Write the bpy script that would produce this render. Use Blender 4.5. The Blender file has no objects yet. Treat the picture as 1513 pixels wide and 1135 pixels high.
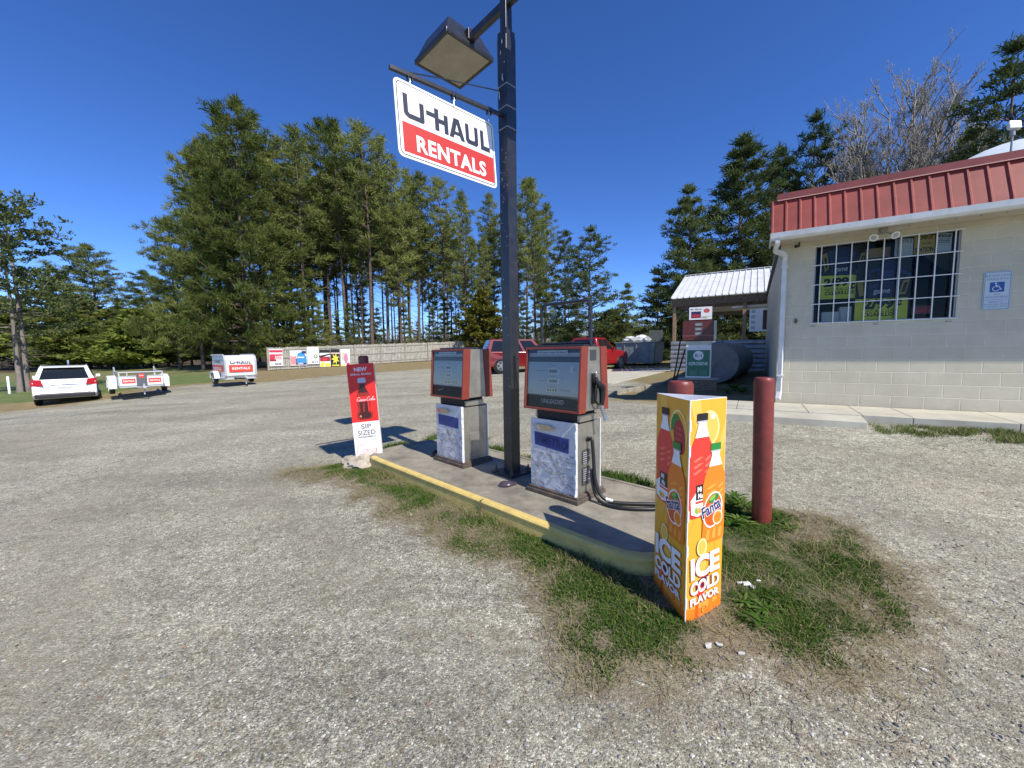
import bpy, bmesh, math, random
from mathutils import Vector, Matrix, noise
R = math.radians
PI = math.pi
random.seed(7)
scene = bpy.context.scene
col = scene.collection

# ------------------------------------------------------------------ camera
F, CX, CY, W0 = 575.0, 756.5, 567.5, 1513.0
PITCH, ROLL, EYE = R(4.8), R(0.8), 1.55
_f = Vector((0, math.cos(PITCH), -math.sin(PITCH)))
_r0 = Vector((1, 0, 0)); _u0 = Vector((0, math.sin(PITCH), math.cos(PITCH)))
_r = _r0*math.cos(ROLL) - _u0*math.sin(ROLL)
_u = _r0*math.sin(ROLL) + _u0*math.cos(ROLL)
CAM = Vector((0, 0, EYE))
cd = bpy.data.cameras.new('camera'); cam = bpy.data.objects.new('camera', cd); col.objects.link(cam)
m = Matrix((_r, _u, -_f)).transposed().to_4x4(); m.translation = CAM
cam.matrix_world = m
cd.sensor_width = 36; cd.lens = F/W0*36; cd.clip_end = 3000; cd.clip_start = 0.05
scene.camera = cam

def ray(px, py):
    return (_f*F + _r*(px-CX) - _u*(py-CY)).normalized()
def at(px, py, Y):                       # point on the sight line at world y = Y
    d = ray(px, py); return CAM + d*(Y/d.y)
def on_z(px, py, z):
    d = ray(px, py); return CAM + d*((z-EYE)/d.z)

# facade frame of the shop
FA = Vector((0.850, -0.527, 0)).normalized()      # along the facade, towards the right
FN = Vector((-FA.y*-1, -FA.x, 0)).normalized()     # outward (towards the lot)
FN = Vector((FA.y, -FA.x, 0)).normalized()
C0 = Vector((4.97, 7.3, 0))
def sm(t):
    t = max(0.0, min(1.0, t)); return t*t*(3-2*t)
def h(x, y):
    z = -0.085 + 0.023*min(y, 70) + 0.027*max(-70, min(x, 40))
    p = Vector((x, y, 0)) - C0
    d = p.dot(FN)
    k = p.dot(FA)
    rise = 0.20*sm(1-(d-1.0)/3.2)*sm((k+6)/4)*sm((d+14)/6)
    z += rise
    z -= .26*sm((-x-12.5)/5)*sm((21-y)/5)
    if y > 10: z += 0.10*noise.noise(Vector((x*.06, y*.06, 3)))*sm((y-10)/15)
    return z
def G(px, py):                           # sight line meets the ground
    d = ray(px, py); t = 1.0; 
    lo, hi = 0.5, 400.0
    for s in range(4000):
        p = CAM + d*t
        if p.z <= h(p.x, p.y): return Vector((p.x, p.y, h(p.x, p.y)))
        t *= 1.004
        if t > 500: break
    return CAM + d*t
def V(*a): return Vector(a)

# ------------------------------------------------------------------ materials
MATS = {}
def mat(name, c, rough=.6, metal=0., var=.0, scale=8., bump=0., bscale=60., spec=.5, c2=None, emit=0., coat=0., detail=4):
    if name in MATS: return MATS[name]
    M = bpy.data.materials.new(name); M.use_nodes = True; nt = M.node_tree; N = nt.nodes; L = nt.links
    b = N['Principled BSDF']; b.inputs['Roughness'].default_value = rough; b.inputs['Metallic'].default_value = metal
    b.inputs['Specular IOR Level'].default_value = spec
    if coat: b.inputs['Coat Weight'].default_value = coat; b.inputs['Coat Roughness'].default_value = .08
    c = tuple(c)+(1,) if len(c) == 3 else c
    b.inputs['Base Color'].default_value = c
    tc = N.new('ShaderNodeTexCoord')
    if var or c2:
        n = N.new('ShaderNodeTexNoise'); n.inputs['Scale'].default_value = scale; n.inputs['Detail'].default_value = detail; n.inputs['Roughness'].default_value = .65
        L.new(tc.outputs['Object'], n.inputs['Vector'])
        mx = N.new('ShaderNodeMix'); mx.data_type = 'RGBA'
        r = N.new('ShaderNodeValToRGB'); r.color_ramp.elements[0].position = .38; r.color_ramp.elements[1].position = .66
        L.new(n.outputs['Fac'], r.inputs['Fac']); L.new(r.outputs['Color'], mx.inputs['Factor'])
        c2 = c2 or tuple(v*(1-var) for v in c[:3])
        mx.inputs['A'].default_value = c; mx.inputs['B'].default_value = tuple(c2)+(1,)
        L.new(mx.outputs['Result'], b.inputs['Base Color'])
    if bump:
        n2 = N.new('ShaderNodeTexNoise'); n2.inputs['Scale'].default_value = bscale; n2.inputs['Detail'].default_value = 5
        L.new(tc.outputs['Object'], n2.inputs['Vector'])
        bp = N.new('ShaderNodeBump'); bp.inputs['Strength'].default_value = bump; bp.inputs['Distance'].default_value = .01
        L.new(n2.outputs['Fac'], bp.inputs['Height']); L.new(bp.outputs['Normal'], b.inputs['Normal'])
    if emit:
        b.inputs['Emission Color'].default_value = c; b.inputs['Emission Strength'].default_value = emit
    MATS[name] = M
    return M
def flat(name, c, rough=.55): return mat(name, c, rough)
def glass_mat(name, tint=(.9,.95,.95), refl=.10, rough=.02):
    if name in MATS: return MATS[name]
    M = bpy.data.materials.new(name); M.use_nodes = True; nt = M.node_tree; N = nt.nodes; L = nt.links
    N.remove(N['Principled BSDF']); o = N['Material Output']
    t = N.new('ShaderNodeBsdfTransparent'); t.inputs[0].default_value = tint+(1,)
    g = N.new('ShaderNodeBsdfGlossy'); g.inputs['Roughness'].default_value = rough
    f = N.new('ShaderNodeFresnel'); f.inputs['IOR'].default_value = 1.38
    a = N.new('ShaderNodeMath'); a.operation = 'ADD'; a.inputs[1].default_value = refl-.04
    mx = N.new('ShaderNodeMixShader'); L.new(f.outputs[0], a.inputs[0]); L.new(a.outputs[0], mx.inputs[0])
    L.new(t.outputs[0], mx.inputs[1]); L.new(g.outputs[0], mx.inputs[2]); L.new(mx.outputs[0], o.inputs[0])
    MATS[name] = M; return M
def leaf_mat(name, c1, c2, tr=.25, scale=1.2):
    M = bpy.data.materials.new(name); M.use_nodes = True; nt = M.node_tree; N = nt.nodes; L = nt.links
    N.remove(N['Principled BSDF']); o = N['Material Output']
    tc = N.new('ShaderNodeTexCoord'); n = N.new('ShaderNodeTexNoise'); n.inputs['Scale'].default_value = scale; n.inputs['Detail'].default_value = 6
    L.new(tc.outputs['Object'], n.inputs['Vector'])
    oi = N.new('ShaderNodeObjectInfo'); 
    ad = N.new('ShaderNodeMath'); ad.operation = 'MULTIPLY_ADD'; ad.inputs[1].default_value = .35; L.new(oi.outputs['Random'], ad.inputs[0]); L.new(n.outputs['Fac'], ad.inputs[2])
    r = N.new('ShaderNodeValToRGB'); r.color_ramp.elements[0].position = .42; r.color_ramp.elements[1].position = .85
    r.color_ramp.elements[0].color = c1+(1,); r.color_ramp.elements[1].color = c2+(1,)
    L.new(ad.outputs[0], r.inputs[0])
    d = N.new('ShaderNodeBsdfDiffuse'); t = N.new('ShaderNodeBsdfTranslucent'); mx = N.new('ShaderNodeMixShader'); mx.inputs[0].default_value = tr
    L.new(r.outputs[0], d.inputs[0]); L.new(r.outputs[0], t.inputs[0]); L.new(d.outputs[0], mx.inputs[1]); L.new(t.outputs[0], mx.inputs[2]); L.new(mx.outputs[0], o.inputs[0])
    MATS[name] = M; return M

# ------------------------------------------------------------------ object helpers
def tag(o, label=None, cat=None, group=None, kind=None):
    if label: o['label'] = label
    if cat: o['category'] = cat
    if group: o['group'] = group
    if kind: o['kind'] = kind
    return o
def empty(name, loc, rz=0, label=None, cat=None, group=None, tilt=(0,0)):
    o = bpy.data.objects.new(name, None); col.objects.link(o); o.location = loc
    o.rotation_euler = (tilt[0], tilt[1], rz); o.empty_display_size = .2
    return tag(o, label, cat, group)
def copy_tree(o, parent=None):
    c = o.copy(); col.objects.link(c); c.parent = parent
    for ch in [q for q in bpy.data.objects if q.parent == o]: copy_tree(ch, c)
    return c
class MB:
    def __init__(s): s.v = []; s.f = []; s.m = []; s.mats = []
    def mi(s, m):
        if m not in s.mats: s.mats.append(m)
        return s.mats.index(m)
    def add(s, vs, fs, m):
        o = len(s.v); s.v += [Vector(v) for v in vs]; k = s.mi(m)
        for f in fs: s.f.append([i+o for i in f]); s.m.append(k)
        return s
    def box(s, c, d, m, rot=None):
        c = Vector(c); x, y, z = [q/2 for q in d]
        vs = [Vector((a, b, e)) for a in (-x, x) for b in (-y, y) for e in (-z, z)]
        if rot: vs = [rot @ v for v in vs]
        return s.add([v+c for v in vs], [(0,1,3,2),(4,6,7,5),(0,4,5,1),(2,3,7,6),(0,2,6,4),(1,5,7,3)], m)
    def b2(s, lo, hi, m):
        return s.box([(a+b)/2 for a, b in zip(lo, hi)], [abs(b-a) for a, b in zip(lo, hi)], m)
    def hexa(s, b4, t4, m):       # bottom 4, top 4 corners ccw
        return s.add(list(b4)+list(t4), [(3,2,1,0),(4,5,6,7),(0,1,5,4),(1,2,6,5),(2,3,7,6),(3,0,4,7)], m)
    def prism(s, pts, y0, y1, m):  # polygon in xz, extruded along y
        n = len(pts); vs = [(x, y0, z) for x, z in pts]+[(x, y1, z) for x, z in pts]
        fs = [tuple(range(n)), tuple(range(2*n-1, n-1, -1))]+[(i, i+n, (i+1) % n+n, (i+1) % n) for i in range(n)]
        return s.add(vs, fs, m)
    def slab(s, pts, z0, z1, m):   # polygon in xy, extruded along z
        n = len(pts); vs = [(x, y, z0) for x, y in pts]+[(x, y, z1) for x, y in pts]
        fs = [tuple(range(n-1, -1, -1)), tuple(range(n, 2*n))]+[(i, (i+1) % n, (i+1) % n+n, i+n) for i in range(n)]
        return s.add(vs, fs, m)
    def cyl(s, p0, p1, r0, m, r1=None, n=16, caps=True):
        p0 = Vector(p0); p1 = Vector(p1); r1 = r0 if r1 is None else r1
        d = (p1-p0).normalized(); a = d.orthogonal().normalized(); b = d.cross(a)
        vs = []
        for p, r in ((p0, r0), (p1, r1)):
            for i in range(n):
                t = 2*PI*i/n; vs.append(p+a*math.cos(t)*r+b*math.sin(t)*r)
        fs = [(i, (i+1) % n, (i+1) % n+n, i+n) for i in range(n)]
        if caps: fs += [tuple(range(n-1, -1, -1)), tuple(range(n, 2*n))]
        return s.add(vs, fs, m)
    def tube(s, path, r, m, n=8, rr=None):
        path = [Vector(p) for p in path]; vs = []; a = None
        for i, p in enumerate(path):
            d = (path[min(i+1, len(path)-1)]-path[max(i-1, 0)]).normalized()
            a = d.orthogonal().normalized() if a is None else (a-d*a.dot(d)).normalized()
            b = d.cross(a); q = rr[i] if rr else r
            for k in range(n):
                t = 2*PI*k/n; vs.append(p+a*math.cos(t)*q+b*math.sin(t)*q)
        fs = [(i*n+k, i*n+(k+1) % n, (i+1)*n+(k+1) % n, (i+1)*n+k) for i in range(len(path)-1) for k in range(n)]
        fs += [tuple(range(n-1, -1, -1)), tuple(range(len(vs)-n, len(vs)))]
        return s.add(vs, fs, m)
    def lathe(s, prof, m, n=24, c=(0,0,0), axis='z'):
        vs = []; c = Vector(c)
        for r, z in prof:
            for i in range(n):
                t = 2*PI*i/n; q = (r*math.cos(t), r*math.sin(t), z)
                if axis == 'x': q = (q[2], q[0], q[1])
                if axis == 'y': q = (q[0], q[2], q[1])
                vs.append(c+Vector(q))
        k = len(prof)
        fs = [(j*n+i, j*n+(i+1) % n, (j+1)*n+(i+1) % n, (j+1)*n+i) for j in range(k-1) for i in range(n)]
        fs += [tuple(range(n-1, -1, -1)), tuple(range((k-1)*n, k*n))]
        return s.add(vs, fs, m)
    def build(s, name, parent=None, loc=None, rot=None, bevel=0, smooth=False, seg=2, recalc=True):
        me = bpy.data.meshes.new(name); me.from_pydata([tuple(v) for v in s.v], [], s.f)
        for q in s.mats: me.materials.append(q)
        me.polygons.foreach_set('material_index', s.m)
        if recalc and len(s.f) < 20000:
            bm = bmesh.new(); bm.from_mesh(me); bmesh.ops.recalc_face_normals(bm, faces=bm.faces); bm.to_mesh(me); bm.free()
        if smooth:
            me.polygons.foreach_set('use_smooth', [True]*len(me.polygons))
            if smooth != 'all': me.set_sharp_from_angle(angle=R(35))
        me.update()
        o = bpy.data.objects.new(name, me); col.objects.link(o); o.parent = parent
        if loc is not None: o.location = loc
        if rot is not None: o.rotation_euler = rot
        if bevel:
            b = o.modifiers.new('bevel', 'BEVEL'); b.width = bevel; b.segments = seg; b.limit_method = 'ANGLE'; b.angle_limit = R(40)
            b.harden_normals = False
        return o

# text to flat triangles, cached
_T = {}
def text_geo(txt, bold=0., shear=0., sp=1.):
    k = (txt, bold, shear, sp)
    if k in _T: return _T[k]
    cu = bpy.data.curves.new('t', 'FONT'); cu.body = txt; cu.size = 1; cu.offset = bold; cu.shear = shear; cu.space_character = sp
    cu.align_x = 'LEFT'; cu.resolution_u = 4
    ob = bpy.data.objects.new('t', cu); me = ob.to_mesh()
    vs = [(v.co.x, v.co.y) for v in me.vertices]; fs = [tuple(p.vertices) for p in me.polygons]
    ob.to_mesh_clear(); bpy.data.objects.remove(ob); bpy.data.curves.remove(cu)
    if not vs: vs = [(0,0),(1,0),(0,1)]
    x0 = min(v[0] for v in vs); x1 = max(v[0] for v in vs); y0 = min(v[1] for v in vs); y1 = max(v[1] for v in vs)
    _T[k] = (vs, fs, x0, x1, y0, y1); return _T[k]
class Art(MB):
    """flat print: local x right, z up, facing -y; every layer 0.5 mm proud of the last"""
    def __init__(s, step=.00012, base=0.): super().__init__(); s.y = base; s.step = step
    def nx(s): s.y -= s.step; return s.y
    def poly(s, pts, m):
        y = s.nx(); return s.add([(a, y, b) for a, b in pts], [tuple(range(len(pts)))], m)
    def rect(s, x0, z0, x1, z1, m): return s.poly([(x0,z0),(x1,z0),(x1,z1),(x0,z1)], m)
    def rrect(s, x0, z0, x1, z1, r, m):
        pts = []
        for cx, cz, a in ((x1-r, z0+r, -90), (x1-r, z1-r, 0), (x0+r, z1-r, 90), (x0+r, z0+r, 180)):
            for k in range(6): t = R(a+k*18); pts.append((cx+r*math.cos(t), cz+r*math.sin(t)))
        return s.poly(pts, m)
    def ell(s, cx, cz, rx, rz, m, n=24, rot=0):
        c, q = math.cos(rot), math.sin(rot)
        return s.poly([(cx+rx*math.cos(2*PI*i/n)*c-rz*math.sin(2*PI*i/n)*q, cz+rx*math.cos(2*PI*i/n)*q+rz*math.sin(2*PI*i/n)*c) for i in range(n)], m)
    def text(s, txt, x, z, w, hh, m, bold=.0, shear=0., rot=0., align='l', sp=1., fit=True):
        vs, fs, x0, x1, y0, y1 = text_geo(txt, bold, shear, sp); y = s.nx()
        sz = hh/(y1-y0); sx = (w/(x1-x0)) if (w and fit) else sz
        off = 0 if align == 'l' else -(x1-x0)*sx/2
        c, q = math.cos(rot), math.sin(rot); out = []
        for a, b in vs:
            a = (a-x0)*sx+off; b = (b-y0)*sz; out.append((x+a*c-b*q, y, z+a*q+b*c))
        return s.add(out, fs, m)
    def stroke(s, pts, w, m, ws=None):
        y = s.nx(); L = []; Rr = []
        for i, p in enumerate(pts):
            a = pts[max(i-1, 0)]; b = pts[min(i+1, len(pts)-1)]
            dx, dz = b[0]-a[0], b[1]-a[1]; l = math.hypot(dx, dz) or 1; q = (ws[i] if ws else w)/2
            L.append((p[0]-dz/l*q, y, p[1]+dx/l*q)); Rr.append((p[0]+dz/l*q, y, p[1]-dx/l*q))
        n = len(pts)
        return s.add(L+Rr, [(i, i+1, n+i+1, n+i) for i in range(n-1)], m)
def smooth_path(pts, k=5):
    out = []
    for i in range(len(pts)-1):
        p0 = pts[max(i-1, 0)]; p1 = pts[i]; p2 = pts[i+1]; p3 = pts[min(i+2, len(pts)-1)]
        for j in range(k):
            t = j/k
            out.append(tuple(.5*((2*b)+(-a+c)*t+(2*a-5*b+4*c-d)*t*t+(-a+3*b-3*c+d)*t**3) for a, b, c, d in zip(p0, p1, p2, p3)))
    out.append(tuple(pts[-1])); return out

white = flat('white_paint', (.8,.8,.78), .5)
black = flat('black_paint', (.012,.013,.016), .4)
red_p = flat('print_red', (.62,.025,.02), .5)

# ------------------------------------------------------------------ light
SUN_EL = R(46.5); SUN_DIR = Vector((0.62, -0.785, 0)).normalized()
sun_v = (SUN_DIR*math.cos(SUN_EL)+V(0, 0, math.sin(SUN_EL))).normalized()
sd = bpy.data.lights.new('sun', 'SUN'); sd.energy = 4.6; sd.angle = R(.5); sd.color = (1, .95, .85)
so = bpy.data.objects.new('sun', sd); col.objects.link(so); so.rotation_euler = sun_v.to_track_quat('Z', 'Y').to_euler()
w = bpy.data.worlds.new('World'); scene.world = w; w.use_nodes = True
bg = w.node_tree.nodes['Background']; sk = w.node_tree.nodes.new('ShaderNodeTexSky'); sk.sky_type = 'NISHITA'
sk.sun_disc = False; sk.sun_elevation = SUN_EL; sk.sun_rotation = math.atan2(SUN_DIR.x, SUN_DIR.y); sk.altitude = 2500; sk.air_density = .85; sk.dust_density = 0.0; sk.ozone_density = 5.0
hs = w.node_tree.nodes.new('ShaderNodeHueSaturation'); hs.inputs['Saturation'].default_value = 1.18; hs.inputs['Hue'].default_value = .511
w.node_tree.links.new(sk.outputs[0], hs.inputs['Color']); w.node_tree.links.new(hs.outputs[0], bg.inputs[0]); bg.inputs[1].default_value = .16
scene.view_settings.view_transform = 'Standard'; scene.view_settings.look = 'None'; scene.view_settings.exposure = 0.44; scene.view_settings.gamma = 1

# ------------------------------------------------------------------ island frame
P0 = V(-1.81, 5.04, 0); U = V(.7145, -.6997, 0).normalized(); Nn = V(.6997, .7145, 0).normalized()
IZ = .16; IL, IW = 3.42, 1.36
URZ = math.atan2(U.y, U.x)
def isl(u, n, z=IZ): p = P0+U*u+Nn*n; return V(p.x, p.y, z)
def un(p): d = V(p.x, p.y, 0)-P0; return d.dot(U), d.dot(Nn)
def isl_out(off=0.):
    pts = []
    def ell_end(c, s):
        a = []
        for i in range(13):
            t = -PI/2+PI*i/12; e = 2.6
            cx, sx = math.cos(t), math.sin(t)
            a.append((c+s*(.46+off)*abs(cx)**(2/e), IW/2+(IW/2+off)*(1 if sx > 0 else -1)*abs(sx)**(2/e)))
        return a
    return ell_end(IL, 1)+[(q[0], q[1]) for q in reversed(ell_end(0, -1))]
def isl_dist(u, n):
    du = max(-u-.1, u-IL-.1, 0); dn = max(-n, n-IW, 0)
    return math.hypot(max(du-.25, 0), dn)

# ------------------------------------------------------------------ lot outline
def Gp(*l): return [G(a, b) for a, b in l]
lotpoly = [(-40, -8), (-30, 6), (-21, 9.6)]+[(p.x, p.y) for p in Gp((0, 611), (60, 604), (150, 592), (250, 573), (320, 567), (395, 565), (520, 553), (640, 545), (705, 543), (790, 549), (870, 552))]
lotpoly += [(4.2, 17.2), (4.0, 11.0), (2.6, 10.2), (2.2, 9.3), (3.3, 8.0), (5.0, 7.0), (14, 2), (25, -8)]
def seg_d(px, py, a, b):
    dx, dy = b[0]-a[0], b[1]-a[1]; t = max(0, min(1, ((px-a[0])*dx+(py-a[1])*dy)/(dx*dx+dy*dy)))
    return math.hypot(px-a[0]-t*dx, py-a[1]-t*dy)
def sdist(px, py, P):
    d = min(seg_d(px, py, P[i], P[(i+1) % len(P)]) for i in range(len(P))); ins = False
    for i in range(len(P)):
        (x1, y1), (x2, y2) = P[i], P[(i+1) % len(P)]
        if (y1 > py) != (y2 > py) and px < (x2-x1)*(py-y1)/(y2-y1)+x1: ins = not ins
    return d if ins else -d
NZ = noise.noise
def patch(x, y):
    """0..1: how overgrown the gravel is round the island"""
    u, n = un(V(x, y, 0)); nz = NZ(V(x*1.7, y*1.7, 5))*.5+NZ(V(x*5, y*5, 9))*.28
    best = -.55
    wd = .50 if n < .5 else .30
    if -.55 < u < 4.4: best = max(best, 1.2-isl_dist(u, n)/(wd*1.2))
    if u < 0 and n > .9: best = max(best, 1.2-math.hypot(u+.1, (n-1.4)/1.0)/.75)
    r = math.hypot((x-1.62)/1.0, (y-2.75)/.95); best = max(best, 1.75-r*1.35)
    r = math.hypot((x-.75)/.45, (y-2.05)/.4); best = max(best, 1.35-r)
    r = math.hypot((x+2.45)/.55, (y-5.1)/.35); best = max(best, 1.3-r)
    return best+nz*.8
def wheel_track(x, y):
    """packed wheel paths where cars swing past the island and across the lot"""
    u, n = un(V(x, y, 0)); du = max(-u, u-IL, 0)*.55; dn = (-n if n < IW/2 else n-IW); d = math.hypot(du, max(dn, 0))+.35*NZ(V(x*.35, y*.35, 4))
    t = 0
    for c, w_ in ((1.15, .28), (2.75, .32), (4.6, .4), (6.2, .45)): t = max(t, math.exp(-((d-c)/w_)**2))
    return t*(.65+.5*NZ(V(x*.8, y*.8, 12)))
def grow(x, y): return 0.05*sm(patch(x, y))

FA_, FB_ = G(397, 548), G(700, 531)
def litter(x, y):
    """woodland floor behind the fence and under the far trees"""
    d = FB_-FA_; d.z = 0; d.normalize(); nrm = V(-d.y, d.x, 0); q = V(x, y, 0)-V(FA_.x, FA_.y, 0)
    a = q.dot(nrm); b_ = q.dot(d)
    v = sm((a+.3)/2.5)*sm((b_+5)/4)
    v = max(v, sm((y-30-.0*x)/6) if x > 3 else 0, sm((math.hypot(x, y)-92)/8))
    return v
def field_green(x, y, s):
    if x > 2 and 0 < y < 27: return .42
    if y > 0 and x/max(y, 1) > -.70: return -.2+.3*sm((-x/max(y, 1)-.6)/.1)
    g_ = sm((-s-1.0)/1.6)
    if y > 33: g_ *= .55
    if x < -18 and y < 17.5: g_ = min(g_, .25+.75*sm((-x-22)/2.5))
    return g_
xs = []; x = -3.6
while x < 4.6: xs.append(x); x += .11
st = .13; x = 4.6
while x < 420: xs.append(x); x += st; st = min(st*1.07, 14)
st = .13; x = -3.6
while x > -420: x -= st; st = min(st*1.07, 14); xs.insert(0, x)
ys = []; y = .6
while y < 7.2: ys.append(y); y += .11
st = .13; y = 7.2
while y < 700: ys.append(y); y += st; st = min(st*1.06, 16)
st = .13; y = .6
while y > -60: y -= st; st = min(st*1.1, 10); ys.insert(0, y)
def make_ground(name, keep, dz, mt):
    idx = {}; vs = []; fs = []; A = []; B = []; Cc = []; Dd = []; Ee = []
    def vid(i, j):
        if (i, j) in idx: return idx[i, j]
        x, y = xs[i], ys[j]; s = SD[i, j]; idx[i, j] = len(vs)
        pt = patch(x, y) if (-4.5 < x < 4.6 and .3 < y < 8) else 0
        z = h(x, y)+dz
        if pt: z += .035*sm(pt)+.012*NZ(V(x*3, y*3, 1))*sm(pt)
        vs.append((x, y, z)); A.append(s); B.append(max(0, pt)); Cc.append(field_green(x, y, s)); Dd.append(litter(x, y)); Ee.append(wheel_track(x, y) if abs(x) < 25 and y < 25 else 0)
        return idx[i, j]
    for i in range(len(xs)-1):
        for j in range(len(ys)-1):
            if keep(i, j): fs.append((vid(i, j), vid(i+1, j), vid(i+1, j+1), vid(i, j+1)))
    me = bpy.data.meshes.new(name); me.from_pydata(vs, [], fs); me.materials.append(mt)
    for nm, arr in (('lot', A), ('patch', B), ('green', Cc), ('litter', Dd), ('track', Ee)):
        at_ = me.attributes.new(nm, 'FLOAT', 'POINT'); at_.data.foreach_set('value', arr)
    me.polygons.foreach_set('use_smooth', [True]*len(fs))
    o = bpy.data.objects.new(name, me); col.objects.link(o); o['kind'] = 'structure'; return o
SD = {}
for i, x in enumerate(xs):
    for j, y in enumerate(ys):
        if -45 < x < 30 and -10 < y < 50: SD[i, j] = sdist(x, y, lotpoly)
        else: SD[i, j] = -30 if y > 0 else (5 if -35 < x < 22 and y < 0 else -30)
def inlot(i, j): return max(SD[i, j], SD[i+1, j], SD[i, j+1], SD[i+1, j+1]) > -.5

# ground shader -----------------------------------------------------------
def ground_material():
    M = bpy.data.materials.new('ground_cover'); M.use_nodes = True; nt = M.node_tree; N = nt.nodes; L = nt.links
    b = N['Principled BSDF']; b.inputs['Roughness'].default_value = .9; b.inputs['Specular IOR Level'].default_value = .25
    tc = N.new('ShaderNodeTexCoord'); O = tc.outputs['Object']
    def nz(sc, det=4, ro=.6, off=0):
        n = N.new('ShaderNodeTexNoise'); n.inputs['Scale'].default_value = sc; n.inputs['Detail'].default_value = det; n.inputs['Roughness'].default_value = ro
        if off:
            mp = N.new('ShaderNodeMapping'); mp.inputs['Location'].default_value = (off, off, 0); L.new(O, mp.inputs[0]); L.new(mp.outputs[0], n.inputs[0])
        else: L.new(O, n.inputs[0])
        return n.outputs['Fac']
    def vor(sc, feat='F1'):
        n = N.new('ShaderNodeTexVoronoi'); n.inputs['Scale'].default_value = sc; n.feature = feat; L.new(O, n.inputs['Vector']); return n
    def ramp(f, *st):
        r = N.new('ShaderNodeValToRGB'); e = r.color_ramp.elements
        while len(e) < len(st): e.new(.5)
        for q, (p, c) in zip(e, st): q.position = p; q.color = (c+(1,)) if isinstance(c, tuple) else (c, c, c, 1)
        L.new(f, r.inputs[0]); return r.outputs[0]
    def mix(f, a, c, bl='MIX'):
        m = N.new('ShaderNodeMix'); m.data_type = 'RGBA'; m.blend_type = bl
        for k, v in (('Factor', f), ('A', a), ('B', c)):
            i = m.inputs[k]
            if isinstance(v, (int, float)): i.default_value = v
            elif isinstance(v, tuple): i.default_value = v+(1,)
            else: L.new(v, i)
        return m.outputs['Result']
    def ma(op, a, c, cl=False):
        m = N.new('ShaderNodeMath'); m.operation = op; m.use_clamp = cl
        for i, v in enumerate((a, c)):
            if isinstance(v, (int, float)): m.inputs[i].default_value = v
            else: L.new(v, m.inputs[i])
        return m.outputs[0]
    def attr(n):
        a = N.new('ShaderNodeAttribute'); a.attribute_name = n; return a.outputs['Fac']
    # gravel: pebbles of three sizes over fines
    v1 = vor(150); v2 = vor(70); v3 = vor(34)
    def peb(v, lo, mid, hi):
        s = N.new('ShaderNodeSeparateColor'); L.new(v.outputs['Color'], s.inputs[0])
        return ramp(s.outputs[0], (0., lo), (.35, mid), (.62, tuple(q*1.15 for q in mid)), (.88, hi), (.97, tuple(min(q*1.5, .8) for q in hi)))
    c1 = peb(v1, (.125,.118,.088), (.29,.275,.212), (.46,.44,.345))
    c2 = peb(v2, (.14,.138,.118), (.295,.28,.22), (.52,.50,.41))
    s2 = N.new('ShaderNodeSeparateColor'); L.new(v2.outputs['Color'], s2.inputs[0])
    is2 = ma('GREATER_THAN', s2.outputs[1], .52)
    near2 = ma('LESS_THAN', v2.outputs['Distance'], .42)
    f2 = ma('MULTIPLY', is2, near2)
    g = mix(f2, c1, c2)
    s3 = N.new('ShaderNodeSeparateColor'); L.new(v3.outputs['Color'], s3.inputs[0])
    c3 = peb(v3, (.16,.165,.155), (.30,.29,.245), (.48,.47,.41))
    f3 = ma('MULTIPLY', ma('GREATER_THAN', s3.outputs[1], .86), ma('LESS_THAN', v3.outputs['Distance'], .33))
    g = mix(f3, g, c3)
    big = nz(.22, 5, .62); med = nz(1.3, 5, .65, 7); fine = nz(14, 5, .7, 3)
    # stretched tyre-track bands
    mp = N.new('ShaderNodeMapping'); mp.inputs['Rotation'].default_value = (0, 0, R(35)); mp.inputs['Scale'].default_value = (.16, 1.1, 1); L.new(O, mp.inputs[0])
    tr = N.new('ShaderNodeTexNoise'); tr.inputs['Scale'].default_value = 1.; tr.inputs['Detail'].default_value = 4; L.new(mp.outputs[0], tr.inputs[0])
    tracks = ramp(tr.outputs['Fac'], (.33, .74), (.5, 1.02), (.66, 1.16))
    g = mix(1., g, tracks, 'MULTIPLY')
    g = mix(1., g, ramp(fine, (.32, .72), (.68, 1.28)), 'MULTIPLY')
    g = mix(1., g, ramp(nz(42, 3, .75, 15), (.34, .66), (.66, 1.36)), 'MULTIPLY')
    g = mix(1., g, ramp(med, (.3, .80), (.7, 1.14)), 'MULTIPLY')
    dust = ramp(big, (.44, 0.), (.64, .6))
    g = mix(ma('MULTIPLY', dust, ramp(med, (.35, .3), (.65, 1.))), g, (.31,.268,.185))
    tkn = ma('MULTIPLY', attr('track'), ramp(nz(3.2, 5, .7, 19), (.3, .45), (.7, 1.)))
    g = mix(ma('MULTIPLY', tkn, .62), g, mix(ramp(nz(60, 3, .8, 23), (.35, 0.), (.7, 1.)), (.185,.165,.125), (.30,.27,.205)))
    # bare soil + litter
    soil = mix(ramp(nz(30, 6, .75, 11), (.35, 0.), (.65, 1.)), (.085,.065,.042), (.24,.195,.12))
    soil = mix(ramp(nz(140, 3, .7, 2), (.55, 0.), (.7, .6)), soil, (.40,.34,.22))
    green = mix(ramp(nz(3.1, 5, .7, 21), (.4, 0.), (.6, 1.)), (.035,.065,.016), (.075,.105,.03))
    pt = attr('patch'); lot = attr('lot')
    pf = ma('ADD', pt, ma('MULTIPLY', ma('SUBTRACT', nz(9, 6, .75, 5), .5), 1.8))
    g = mix(ramp(pf, (.0, 0.), (.5, .92)), g, soil)
    g = mix(ramp(pf, (.75, 0.), (1.1, .5)), g, green)
    # beyond the lot: straw verge, then field grass
    fld_n = nz(.35, 6, .7, 31); f2n = nz(2.6, 6, .75, 13)
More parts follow.
